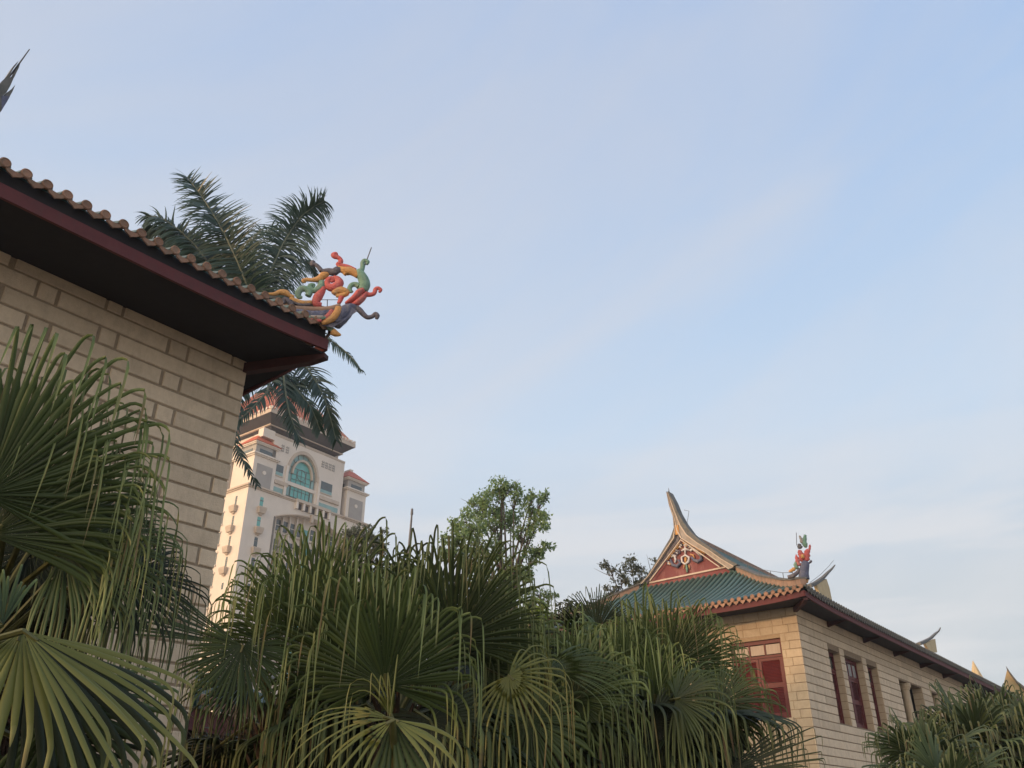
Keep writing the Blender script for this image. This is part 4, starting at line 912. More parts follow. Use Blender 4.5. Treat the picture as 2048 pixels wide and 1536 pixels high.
# ================================================================ low gallery roof between palms, small far roofs
def gallery(name, A, B_, depth, label, ez_h, m_end):
    A = np.array(A); B_ = np.array(B_); d = unit((B_ - A) * (1, 1, 0)); nrm_ = np.array([d[1], -d[0], 0]);
    if nrm_ @ (CAM - A) < 0: nrm_ = -nrm_
    Ln = np.linalg.norm((B_ - A)[:2]); root = empty(name, (A[0], A[1], 0), label, 'building')
    T = lambda p: np.array([A[0], A[1], 0]) + d * p[0] - nrm_ * p[1] + Zv * p[2]
    e = A[2]
    mb = MB(T); mb.hull8([(0, 0, e - .1), (Ln, 0, e - .1), (Ln, depth, e + depth * .45 - .1), (0, depth, e + depth * .45 - .1), (0, 0, e), (Ln, 0, e), (Ln, depth, e + depth * .45), (0, depth, e + depth * .45)]); mb.build('roof_deck', M['tilepan'], root)
    mb = MB(T); mb.hull8([(0, depth, e + depth * .45 - .1), (Ln, depth, e + depth * .45 - .1), (Ln, 2 * depth, e - .1), (0, 2 * depth, e - .1), (0, depth, e + depth * .45), (Ln, depth, e + depth * .45), (Ln, 2 * depth, e), (0, 2 * depth, e)]); mb.build('rear_roof_deck', M['tilepan'], root)
    for i in range(int(Ln / .3)):
        x = (i + .5) * .3; mb = MB(); half_tube(mb, [T((x, q, e + q * .45 + .01)) for q in (0, depth)], .09, 5, d); mb.build('tile_row', M['tilegreen'], root)
        mb = MB(); disc(mb, T((x, -.02, e + .04)), nrm_, .09); mb.build('end_disc', m_end, root)
        mb = MB(); drip(mb, T((x + .15, -.015, e)), nrm_, .22, .2); mb.build('drip_tile', m_end, root)
    MB(T).box((0, .08, e - .45), (Ln, .13, e - .11)).build('fascia_board', M['redwood'], root)
    MB(T).box((.1, .6, 0), (Ln - .1, .9, e - .12)).build('wall', M['granite_y'] if name != 'covered_gallery' else M['interior'], root)
    MB(T).box((.1, 2 * depth - .9, 0), (Ln - .1, 2 * depth - .6, e - .12)).build('rear_wall', M['mortar2'], root)
    return root
ga = at(395, 1396, 16); gb = at(640, 1462, 20); gb[2] = ga[2] = 3.45
gallery('covered_gallery', ga, gb, 2.0, 'low covered gallery with green tiles and orange eave tiles glimpsed through the palms', 3, M['terra'])
ga = at(1120, 1243, 45); gb = at(1235, 1243, 45.5); gb[2] = ga[2]
gallery('distant_tiled_hall', ga, gb, 1.1, 'small patch of green tiled roof between bushes and the far hall', 3, M['terra'])
# far yellow gable at the right edge and a tiny spire
yr = at(2040, 1400, 75); yg = empty('yellow_gable_house', (yr[0], yr[1], 0), 'pale yellow pointed gable at the right edge above the palms', 'building')
P = [(1995, 1470), (1996, 1400), (2006, 1392), (2008, 1365), (2014, 1340), (2022, 1352), (2036, 1370), (2075, 1400), (2120, 1440), (2120, 1470)]
Q = [at(x, y, 75) for x, y in P]; az0 = unit(np.array([yr[0], yr[1], 0])); k_ = len(Q)
for q in Q: q += az0 * (75 - q @ az0)
Q[0][2] = Q[-1][2] = 0
raw('gable_wall', Q + [q + az0 * 6 for q in Q], [tuple(range(k_)), tuple(range(2 * k_ - 1, k_ - 1, -1))] + [(k, k_ + k, k_ + (k + 1) % k_, (k + 1) % k_) for k in range(k_)], M['st_yellow'], yg)
mb = MB(); mb.bar([q - az0 * .3 + Zv * .0 for q in Q[4:9]], .8, .22, az0); mb.build('verge', M['ridgegrey'], yg)
sp = at(1953, 1352, 95); yg2 = empty('distant_spire', (sp[0], sp[1], 0), 'tiny pale spire tip just above the far eaves', 'spire')
MB().tube([np.array([sp[0], sp[1], z]) for z in (0, sp[2] - 2.0, sp[2], sp[2] + 1.4)], [1.6, 1.2, .5, .03], 8).build('spire_shaft', M['st_yellow'], yg2)
# mast
pb, pt_ = at(817, 1110, 60), at(824, 1024, 60); pm = empty('mast', (pb[0], pb[1], 0), 'thin grey pole rising behind the palms left of the leafy tree', 'pole')
MB().tube([np.array([pb[0], pb[1], 0]), pb, pt_], [.16, .11, .06], 8).build('pole_shaft', M['metal'], pm)
MB().tube([pt_ - Zv * .2, pt_ + Zv * .25], [.10, .08], 8).build('pole_cap', M['metal'], pm)

# ================================================================ foliage tools
def rot_basis(n):
    a_ = RNG.normal(size=(n, 3)); a_ /= np.linalg.norm(a_, axis=1, keepdims=True)
    b_ = RNG.normal(size=(n, 3)); b_ -= a_ * (a_ * b_).sum(1, keepdims=True); b_ /= np.linalg.norm(b_, axis=1, keepdims=True)
    return a_, b_
def leaf_cloud(name, C_, size, m, parent, aspect=.5):
    """C_: (n,3) leaf positions; each leaf a folded rhombus of two quads"""
    n = len(C_); d, s = rot_basis(n); d[:, 2] -= .35; d /= np.linalg.norm(d, axis=1, keepdims=True); nn = np.cross(d, s)
    L_ = (size * RNG.uniform(.6, 1.3, n))[:, None]
    V = np.stack([C_, C_ + d * L_ * .5 + s * L_ * aspect * .5 + nn * L_ * .1, C_ + d * L_, C_ + d * L_ * .5 - s * L_ * aspect * .5 + nn * L_ * .1], 1).reshape(-1, 3)
    F = np.arange(4 * n).reshape(n, 4)
    tip = np.repeat(RNG.uniform(0, 1, n), 4)
    return raw(name, V, F, m, parent, attr=tip)
def clump_points(c, rx, ry, rz, n, gap=.55):
    """clustered points in an ellipsoid: sub-clumps with gaps"""
    k = max(5, n // 28); cc_ = RNG.normal(size=(k, 3)); cc_ /= np.linalg.norm(cc_, axis=1, keepdims=True); cc_ *= RNG.uniform(.25, 1, (k, 1)) ** .45
    idx = RNG.integers(0, k, n); P = cc_[idx] * (1 - gap * .3) + RNG.normal(size=(n, 3)) * .16
    return c + P * np.array([rx, ry, rz])
def tree(name, label, cat, base, blobs, leaf, m, dens, trunk_r=.22, group=None, limb=True, lean=None):
    """blobs: (px, py, r, radius_px, zfac)"""
    bx = np.array([base[0], base[1], 0.]); root = empty(name, bx, label, cat, group or ('broadleaf trees beyond the palms' if name == 'broadleaf_tree' else None))
    pts = []; cs = []
    for (x, y, r, rp, zf_) in blobs:
        c = at(x, y, r); ppm = FPX / ((c - CAM) @ Fv); R_ = rp / ppm; cs.append((c, R_))
        pts.append(clump_points(c, R_, R_, R_ * zf_, int(dens * R_ * R_)))
    leaf_cloud('crown', np.concatenate(pts), leaf, m, root)
    mb = MB(); zt = min(c[2] for c, _ in cs); topc = max(cs, key=lambda q: q[0][2])[0]; low = np.array([bx[0], bx[1], max(1.5, zt - 2.5)])
    mid_ = (low + topc) / 2 + RNG.normal(size=3) * .25
    mb.tube([bx, low * .5 + bx * .5 + (.1, .1, 0), low, mid_, topc], [trunk_r * 1.3, trunk_r * 1.1, trunk_r, trunk_r * .5, trunk_r * .12], 8); tr = mb.build('trunk', M['treebark'], root, smooth=True)
    mb = MB()
    for c, R_ in cs:
        t = RNG.uniform(.1, .7); s0 = low * (1 - t) + mid_ * t; m_ = (s0 + c) / 2 - Zv * R_ * .15 + RNG.normal(size=3) * R_ * .12
        mb.tube([s0, m_, c], [trunk_r * .4, trunk_r * .25, trunk_r * .06], 6)
        for _ in range(7):
            e = c + RNG.normal(size=3) * R_ * .55; mb.tube([m_ * .3 + c * .7, (m_ * .3 + c * .7 + e) / 2 + RNG.normal(size=3) * .05, e], [trunk_r * .13, trunk_r * .08, trunk_r * .03], 5)
    if limb: mb.build('limbs', M['treebark'], root, smooth=True)
    return root

# broadleaf trees
b = at(1030, 1300, 42)
tree('broadleaf_tree', 'tall airy green tree rising above the middle palms', 'tree', b,
     [(1005, 968, 42, 24, 1), (985, 1000, 42, 34, 1), (1028, 985, 42, 26, 1), (955, 1010, 42.5, 26, .9), (928, 1045, 42, 30, 1), (905, 1070, 42, 26, .9), (948, 1060, 41, 32, 1), (985, 1045, 42, 30, 1), (1020, 1030, 43, 30, 1),
      (1070, 1010, 42, 26, 1), (1075, 1045, 42, 30, 1), (1045, 1065, 42, 26, .8), (1090, 1095, 42, 20, .8), (1060, 1110, 42, 26, .8), (1050, 1150, 42, 22, 1), (900, 1100, 42, 26, .7), (940, 1110, 42, 30, .8), (985, 1100, 42, 30, .8), (1030, 1130, 42, 22, .9), (1010, 1160, 42, 26, .8), (960, 1150, 42, 30, .8), (1085, 995, 42, 15, 1), (1065, 972 + 18, 42, 14, 1)], .20, M['leaf'], 900, .20)
b = at(1255, 1240, 52)
tree('broadleaf_tree', 'grey green tree with open branches just left of the far hall gable', 'tree', b,
     [(1218, 1135, 52, 20, .7), (1262, 1130, 52, 22, 1), (1240, 1152, 52, 22, .9), (1285, 1150, 52, 24, .9), (1308, 1130, 53, 18, .8), (1225, 1180, 52, 20, .7), (1260, 1175, 52, 24, .8), (1300, 1165, 52, 24, .9), (1238, 1200, 52, 24, .8), (1212, 1196, 52, 18, .7)], .20, M['leafgrey'], 560, .2)
b = at(720, 1130, 60)
tree('broadleaf_tree', 'brownish grey tree crown in front of the tower foot', 'tree', b,
     [(722, 1062, 60, 24, .8), (745, 1075, 60, 22, .8), (700, 1070, 60, 22, .8), (735, 1090, 60, 28, .8), (708, 1095, 60, 26, .8), (768, 1060, 60, 10, .6), (690, 1105, 60, 25, .8), (760, 1100, 60, 22, .7)], .28, M['leafgrey'], 420, .2)
b = at(1075, 1300, 36)
tree('broadleaf_tree', 'small dark green tree right below the tall airy tree', 'tree', b,
     [(1080, 1180, 36, 22, .8), (1060, 1195, 36, 20, .8), (1100, 1190, 36, 18, .8), (1070, 1215, 36, 26, .8), (1105, 1215, 36, 24, .8), (1040, 1230, 36, 26, .8)], .17, M['leaf'], 560, .12)
b = at(1075, 1300, 30)
tree('lime_shrub', 'bright lime green shrub below the airy tree', 'shrub', b,
     [(1078, 1208, 30, 14, .9), (1066, 1222, 30, 17, .9), (1086, 1226, 30, 16, .8), (1074, 1240, 30, 18, .7)], .12, M['leaflime'], 1300, .06)
b = at(1150, 1300, 33)
tree('dark_bush', 'dark brown green bush behind the small fan palm', 'shrub', b,
     [(1125, 1215, 33, 24, .8), (1150, 1215, 33, 24, .8), (1175, 1222, 33, 22, .8), (1115, 1240, 33, 26, .8), (1150, 1245, 33, 28, .8), (1195, 1210, 33, 18, .8), (1190, 1235, 33, 24, .8), (1085, 1255, 33, 24, .8), (1230, 1225, 34, 18, .8)], .16, M['leafdark'], 620, .1)

# dark thickets low in the frame
def thicket(name, label, blobs, leaf, m, dens, twig=40, cat='shrub'):
    c0 = at(*blobs[0][:3]); root = empty(name, (c0[0], c0[1], 0), label, cat); pts = []; mb = MB()
    for (x, y, r, rp, zf_) in blobs:
        c = at(x, y, r); R_ = rp / (FPX / ((c - CAM) @ Fv)); pts.append(clump_points(c, R_, R_, R_ * zf_, int(dens * R_ * R_)))
        for _ in range(twig):
            e = c + RNG.normal(size=3) * R_ * .6; s0 = c + RNG.normal(size=3) * R_ * .3 - Zv * R_ * .5
            mb.tube([s0, (s0 + e) / 2 + RNG.normal(size=3) * .06, e], [.012, .009, .004], 4)
        g0 = np.array([c[0], c[1], 0.]); mb.tube([g0, c], [.05, .02], 5)
    leaf_cloud('foliage', np.concatenate(pts), leaf, m, root, .55); mb.build('stems', M['twig'], root); return root
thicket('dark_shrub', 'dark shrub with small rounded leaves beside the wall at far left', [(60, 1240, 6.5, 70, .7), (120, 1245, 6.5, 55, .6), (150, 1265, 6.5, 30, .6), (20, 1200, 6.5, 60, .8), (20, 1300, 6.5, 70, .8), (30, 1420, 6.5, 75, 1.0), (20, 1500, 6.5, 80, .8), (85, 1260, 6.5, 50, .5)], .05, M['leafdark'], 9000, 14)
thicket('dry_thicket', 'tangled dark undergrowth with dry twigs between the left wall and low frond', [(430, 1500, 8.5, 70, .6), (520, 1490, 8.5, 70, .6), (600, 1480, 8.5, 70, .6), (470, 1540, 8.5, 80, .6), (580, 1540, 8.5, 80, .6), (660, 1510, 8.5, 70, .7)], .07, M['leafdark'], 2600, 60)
thicket('gap_fill_foliage', 'added dark foliage blocking the gaps behind the middle palms', [(x, y, 11.5, 85, .8) for x in range(560, 1500, 95) for y in (1310, 1370, 1460, 1540) if not (y == 1310 and not 640 < x < 1080) and not (x > 1380 and y < 1450) and not (x < 640 and y < 1450)], .13, M['leafdark'], 2500, 8)  # added mass that blocks the sky and keeps the palm gaps dark

# ================================================================ fan palms
def fan(H, m, n, R, nseg, spread, Ld, cup=.12, sag=.42, jit=.04, hang=1.0, fused=.60, width=1.0, rs=None):
    if nseg >= 36: nseg = int(nseg * 1.12)
    H = np.asarray(H, float); m = unit(m); n = n - m * (n @ m); n = unit(n); sd_ = np.cross(n, m)
    th = np.linspace(-spread, spread, nseg) + RNG.normal(size=nseg) * .012; dth = 2 * spread / nseg
    d = np.cos(th)[:, None] * m + np.sin(th)[:, None] * sd_ - n * (cup * np.abs(np.sin(th / 2)) ** 1.0 + RNG.normal(size=nseg) * .035)[:, None]
    d /= np.linalg.norm(d, axis=1, keepdims=True)
    ts = np.cross(np.broadcast_to(n, d.shape), d); ts /= np.linalg.norm(ts, axis=1, keepdims=True)
    Rs = R * (.72 + .28 * np.cos(th / 1.15)) * (1 + RNG.normal(size=nseg) * jit)
    Ls = Ld * RNG.uniform(.35, 1.35, nseg); broken = RNG.random(nseg)
    bend = RNG.uniform(.74, 1.08, nseg); soft = RNG.uniform(.6, 1.35, nseg); tq = np.where(RNG.random(nseg) < .10, 1.0, .78); to = RNG.normal(size=nseg) * .06; drift = RNG.normal(size=(nseg, 3)) * .05; drift[:, 2] = 0
    fr = [.015, .22, .40, fused, fused + (1 - fused) * .3, fused + (1 - fused) * .58, fused + (1 - fused) * .8, 1.0]; hg = [.05, .11, .18, .28, .46, .72, 1.0]
    pos = np.repeat(H[None], nseg, 0); prev = np.zeros(nseg); V = []; tip = []
    seg_w = 2 * math.tan(dth / 2) * width
    cur = d.copy(); down = np.array([0, 0, -1.])
    wf = fused * R * seg_w * .98
    for k, f_ in enumerate(fr + hg):
        if k < len(fr):
            s = f_ * Rs * bend; ds = s - prev
            if f_ > fused: cur = cur + down * (sag * (1 + 1.6 * (f_ - fused) / (1 - fused)) * ds / R)[:, None]
            w_ = s * seg_w * 1.02 if f_ <= fused else wf * (1 - .36 * (f_ - fused) / (1 - fused))
            tp = .0 + .45 * max(0, (f_ - .15)) / .85
        else:
            s = Rs * bend + f_ * Ls; ds = s - prev
            g_ = np.clip(ds / .045, 0, 1) * hang * .38 * soft
            if k > len(fr) + 2: g_ = np.full(nseg, .8 * hang)
            cur = cur * (1 - g_)[:, None] + (down + drift) * g_[:, None]
            w_ = wf * (.58 * (1 - f_) ** .6 + .04) ; tp = .55 + .45 * min(1, f_ * 2.2)
        cur = cur / np.linalg.norm(cur, axis=1, keepdims=True)
        pos = pos + cur * ds[:, None]; prev = s
        t_ = ts - cur * (ts * cur).sum(1, keepdims=True); t_ /= np.maximum(np.linalg.norm(t_, axis=1, keepdims=True), 1e-3)
        nn = np.cross(cur, t_)
        w_ = np.broadcast_to(np.asarray(w_), (nseg,))[:, None]
        fold = .34 if k < 4 else .38
        V += [pos - t_ * w_ / 2, pos + nn * w_ * fold * (1 if k % 1 == 0 else 1), pos + t_ * w_ / 2]; tt = np.clip(tp * tq + to, 0, 1); tip += [tt, np.clip(tt * .9 + .1, 0, 1), tt]
    K = len(fr) + len(hg); V = np.stack(V, 1); tip = np.stack(tip, 1)      # (nseg, 3K, 3)
    base = (np.arange(nseg) * 3 * K)[:, None, None]; q = []
    for k in range(K - 1): q += [[3 * k, 3 * k + 1, 3 * k + 4, 3 * k + 3], [3 * k + 1, 3 * k + 2, 3 * k + 5, 3 * k + 4]]
    F = (base + np.array(q)[None]).reshape(-1, 4)
    return V.reshape(-1, 3), F, tip.reshape(-1)
def palm_root(px, py, r, label, group='fan palms planted between the halls', trunk=.14):
    c = at(px, py, r); root = empty('fan_palm', (c[0], c[1], 0), label, 'palm', group)
    mb = MB(); mb.tube([np.array([c[0], c[1], 0.]), np.array([c[0] + .03, c[1], c[2] * .5]), c - Zv * .35, c - Zv * .05], [trunk * 1.25, trunk, trunk * 1.1, trunk * .8], 12); t = mb.build('trunk', M['bark'], root)
    mb = MB()
    for k in range(26):
        a_ = k * 2.4; z = c[2] - .55 + .02 * k; o = np.array([math.cos(a_), math.sin(a_), 0]); mb.tube([np.array([c[0], c[1], z]) + o * trunk * .7, np.array([c[0], c[1], z + .22]) + o * trunk * 1.6], [.03, .012], 5)
    mb.build('fibre_sheath', M['fibre'], t)
    root['_c'] = list(map(float, c)); return root
def frond(root, H, m, n, R, nseg, spread, Ld, mt='fan', **k):
    c = np.array(root['_c']); V, F, tip = fan(H, m, n, R, nseg, spread, Ld, **k)
    o = raw('frond', V, F, M[mt], root, attr=tip)
    mb = MB(); H = np.asarray(H, float); mid_ = (c + H) / 2 + Zv * .12 * np.linalg.norm(H - c); mb.tube([c - Zv * .1, mid_, H, H + unit(m) * R * .10], [.022, .016, .012, .008], 6, flat=1.4); mb.build('petiole', M['petiole'], o)
    return o
def sf(root, x, y, r, ang, tilt, R, spread=150, Ld=.45, face=0, nseg=50, mt='fan', turn=0, **k):
    """frond given by where its hub stands, the on-site direction of its midrib and the way the blade faces"""
    H = at(x, y, r); T_ = unit(np.array([-H[0], -H[1], 0])); rt = np.array([-T_[1], T_[0], 0]); rt = rt if rt[0] > 0 else -rt
    a_ = rad(ang); m = (rt * math.cos(a_) + Zv * math.sin(a_)) * math.cos(rad(tilt)) + T_ * math.sin(rad(tilt))
    n0 = (T_ * math.cos(rad(turn)) + rt * math.sin(rad(turn))) * math.cos(rad(face)) + Zv * math.sin(rad(face))
    return frond(root, H, m, n0, R, nseg, rad(spread), Ld, mt, **k)
def random_fronds(root, n, Rm, Ld, mt, el=(-30, 75), pet=(.6, 1.0), azr=(0, 360), nseg=34, **k):
    c = np.array(root['_c'])
    for i in range(n):
        a_ = rad(azr[0] + (azr[1] - azr[0]) * ((i * .618 + RNG.uniform(0, .12)) % 1)); e = rad(el[0] + (el[1] - el[0]) * (i + .5) / n + RNG.uniform(-8, 8))
        d = np.array([math.cos(a_) * math.cos(e), math.sin(a_) * math.cos(e), math.sin(e)]); p = RNG.uniform(*pet)
        H = c + d * p - Zv * .12 * p; m = unit(d - Zv * .35); n_ = unit(np.array([-math.cos(a_) * math.sin(e), -math.sin(a_) * math.sin(e), math.cos(e)]))
        frond(root, H, m, n_, Rm * RNG.uniform(.85, 1.1), nseg, rad(RNG.uniform(110, 145)), Ld, mt, **k)

# P1: big palm at the left
p1 = palm_root(-40, 1290, 6.3, 'large fan palm at the left in front of the near hall wall')
sf(p1, 15, 1020, 5.6, 76, 14, .90, 84, .6, 20, 50, turn=10, cup=.25, sag=.4)
sf(p1, 40, 1085, 5.8, 30, 4, .84, 62, .6, 25, 40, turn=15, sag=.5)
sf(p1, -20, 1070, 5.4, 52, 18, .80, 70, .6, 20, 44, turn=10, cup=.25, sag=.45)
sf(p1, 130, 1100, 5.6, 10, 10, .62, 110, .55, 30, 54, cup=.2)
sf(p1, -30, 990, 5.3, 75, 15, .95, 100, .5, 10, 50, cup=.2)
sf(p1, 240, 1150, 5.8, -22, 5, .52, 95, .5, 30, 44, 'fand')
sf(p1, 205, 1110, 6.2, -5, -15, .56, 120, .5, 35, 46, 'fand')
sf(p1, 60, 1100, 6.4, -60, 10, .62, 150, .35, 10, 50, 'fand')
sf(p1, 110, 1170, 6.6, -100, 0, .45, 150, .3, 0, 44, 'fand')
sf(p1, 20, 1130, 6.8, 100, -10, .9, 120, .4, 10, 50, 'fand')
# P2: near yellow-green palm at lower left
p2 = palm_root(-260, 1420, 4.2, 'yellow green fan palm low at the left edge')
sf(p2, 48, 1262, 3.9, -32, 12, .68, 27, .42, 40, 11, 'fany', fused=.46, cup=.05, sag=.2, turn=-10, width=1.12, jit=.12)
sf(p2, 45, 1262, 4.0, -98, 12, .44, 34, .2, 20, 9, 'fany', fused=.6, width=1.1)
sf(p2, 60, 1270, 4.3, -50, 8, .78, 34, .45, 25, 14, 'fand', fused=.6)
sf(p2, 5, 1250, 4.2, 140, 0, .30, 70, .2, 30, 26, 'fan')
sf(p2, 130, 1400, 4.4, -45, 5, .5, 80, .4, 20, 30, 'fan', fused=.6)
sf(p2, 40, 1480, 4.4, -20, 5, .5, 100, .3, 20, 36, 'fand')
# P3: palm left of centre
p3 = palm_root(560, 1440, 7.4, 'fan palm just right of the near hall corner')
sf(p3, 478, 1290, 7.0, 162, 8, 1.12, 19, .18, 30, 16, 'fan', cup=-.05, sag=.1, turn=-10, fused=.5)
sf(p3, 484, 1292, 6.9, -90, 10, .50, 125, .15, 5, 50, 'fan', cup=.05, sag=.1)
sf(p3, 570, 1300, 7.0, 112, 15, .60, 75, .6, 15, 46, 'fan', turn=-25, cup=.25)
sf(p3, 612, 1270, 7.3, 93, 15, .82, 90, .55, 12, 56, 'fan', cup=.2)
sf(p3, 650, 1255, 7.4, 75, 10, .88, 100, .5, 12, 54, 'fan', cup=.2)
sf(p3, 500, 1350, 7.6, 190, 5, .5, 90, .4, 10, 40, 'fand')
random_fronds(p3, 5, .6, .3, 'fand', el=(-50, 5), pet=(.3, .7), azr=(10, 170))
# P4: central palm
p4 = palm_root(790, 1420, 7.0, 'central fan palm with long drooping leaf tips')
sf(p4, 770, 1370, 6.4, 92, 22, .80, 120, .70, 8, 58, 'fan', cup=.35, sag=.2)
sf(p4, 700, 1340, 6.9, 120, 15, .82, 110, .6, 10, 54, 'fan', cup=.25, turn=-20)
sf(p4, 760, 1280, 7.6, 95, 8, .84, 115, .45, 5, 56, 'fand', cup=.2)
sf(p4, 850, 1275, 7.4, 78, 8, .80, 105, .55, 5, 54, 'fand', cup=.2)
sf(p4, 905, 1285, 7.0, 62, 12, .88, 80, .55, 5, 50, 'fan', cup=.2, turn=20)
sf(p4, 900, 1300, 7.4, 80, 5, .86, 90, .5, 5, 52, 'fan', cup=.1, turn=10)
sf(p4, 950, 1320, 7.8, 40, 0, .75, 120, .5, 25, 52, 'fand', turn=20)
sf(p4, 860, 1440, 6.8, -60, 10, .6, 140, .4, 5, 50, 'fand')
sf(p4, 700, 1450, 7.2, -130, 5, .6, 140, .4, 5, 50, 'fand')
random_fronds(p4, 12, .75, .5, 'fand', el=(-35, 30), pet=(.4, .8), azr=(10, 170))
# P5: right of centre
p5 = palm_root(1090, 1440, 7.6, 'fan palm right of centre with a star shaped leaf facing out')
sf(p5, 1018, 1352, 6.8, -42, 14, .50, 118, .8, 14, 24, 'fany', cup=.2, sag=.3, fused=.26, width=1.05)
sf(p5, 1095, 1338, 7.3, 12, -12, .66, 48, .8, 46, 26, 'fan', cup=.1, fused=.40)
sf(p5, 960, 1330, 7.6, 60, 5, .72, 120, .6, 5, 50, 'fan')
sf(p5, 1060, 1375, 8.2, 85, 10, .62, 120, .6, 5, 50, 'fan', cup=.25)
sf(p5, 1130, 1395, 8.0, 70, 10, .68, 120, .6, 5, 50, 'fan', cup=.25)
sf(p5, 1150, 1400, 7.6, 30, 12, .6, 140, .6, 10, 50, 'fan', cup=.25)
sf(p5, 1060, 1440, 7.4, -70, 10, .6, 150, .5, 0, 48, 'fan', cup=.2)
sf(p5, 1180, 1460, 7.8, -60, 10, .6, 150, .5, 0, 48, 'fand', cup=.2)
random_fronds(p5, 12, .68, .5, 'fand', el=(-35, 40), pet=(.4, .8), azr=(10, 170))
# P6: right cluster in front of the far hall
p6 = palm_root(1330, 1450, 8.4, 'fan palm in front of the far hall end window')
sf(p6, 1290, 1330, 8.6, 98, 10, .62, 115, .6, 5, 54, 'fan', cup=.25)
sf(p6, 1340, 1335, 8.4, 70, 10, .66, 95, .5, 5, 54, 'fan', cup=.15, turn=10)
sf(p6, 1375, 1345, 8.6, 45, 5, .56, 95, .4, 5, 50, 'fan', cup=.15, turn=20)
sf(p6, 1352, 1398, 7.6, 8, 22, .46, 112, .65, 25, 38, 'fan', cup=.3, sag=.6)
sf(p6, 1440, 1408, 8.2, -2, 8, .46, 125, .5, 12, 50, 'fan', cup=.15)
sf(p6, 1250, 1370, 8.0, 100, 14, .56, 130, .6, 8, 50, 'fan', cup=.3)
sf(p6, 1310, 1400, 8.0, 85, 14, .5, 130, .6, 8, 50, 'fan', cup=.3)
sf(p6, 1400, 1440, 8.4, -40, 8, .55, 130, .4, 5, 50, 'fand', cup=.2)
sf(p6, 1300, 1450, 7.8, -80, 8, .6, 150, .5, 0, 50, 'fand', cup=.2)
sf(p6, 1440, 1552, 7.6, 12, 5, .78, 30, .2, 40, 24, 'fand', cup=.1, sag=.1)
random_fronds(p6, 10, .6, .45, 'fand', el=(-45, 20), pet=(.3, .7), azr=(90, 330))
# P7: low yellow-green frond in front
p7 = palm_root(790, 1640, 4.9, 'young fan palm low in front with a bright arching leaf')
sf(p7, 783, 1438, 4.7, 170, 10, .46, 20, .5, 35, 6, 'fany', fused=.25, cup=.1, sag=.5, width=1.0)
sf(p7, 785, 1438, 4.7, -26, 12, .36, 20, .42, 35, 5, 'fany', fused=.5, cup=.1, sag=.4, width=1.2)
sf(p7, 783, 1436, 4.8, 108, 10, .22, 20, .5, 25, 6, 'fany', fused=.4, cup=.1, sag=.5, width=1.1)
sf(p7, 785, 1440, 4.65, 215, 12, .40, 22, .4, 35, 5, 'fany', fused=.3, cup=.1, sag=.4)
sf(p7, 785, 1440, 4.75, -82, 10, .5, 26, .3, 10, 7, 'fan', fused=.8, cup=.05)
# P8: small dark palm beyond
p8 = palm_root(1190, 1330, 13, 'small dark fan palm beyond, between bush and green roof')
sf(p8, 1195, 1262, 13, 90, 5, .62, 85, .25, 0, 50, 'fand', cup=.05)
random_fronds(p8, 10, .6, .3, 'fand', el=(-20, 70), pet=(.3, .6))
# P9..: middle row of shorter palms that fill the skyline between centre and right
p9 = palm_root(1120, 1425, 10.5, 'fan palm behind the star shaped leaf, with pale upright tips')
random_fronds(p9, 16, .62, .5, 'fan', el=(-10, 80), pet=(.2, .6))
p10 = palm_root(1255, 1385, 11.0, 'fan palm whose upright tips overlap the green roof of the far hall')
random_fronds(p10, 14, .6, .5, 'fan', el=(-10, 80), pet=(.2, .55))
# right bottom group
for (x, y, r, lab) in ((1850, 1560, 15, 'far fan palm under the loggia openings, leftmost of its group'), (1950, 1515, 17, 'far fan palm in the middle of the bottom right group'),
                       (2062, 1505, 18, 'far fan palm at the right frame edge'), (2000, 1472, 21, 'far fan palm whose crown covers the end of the long eaves'), (1900, 1625, 13.5, 'far fan palm lowest in the bottom right corner')):
    p = palm_root(x, y, r, lab, trunk=.12); random_fronds(p, 22, .62 if r < 16 else .72, .32, 'fanfar', el=(-35, 85), pet=(.25, .6), nseg=30)

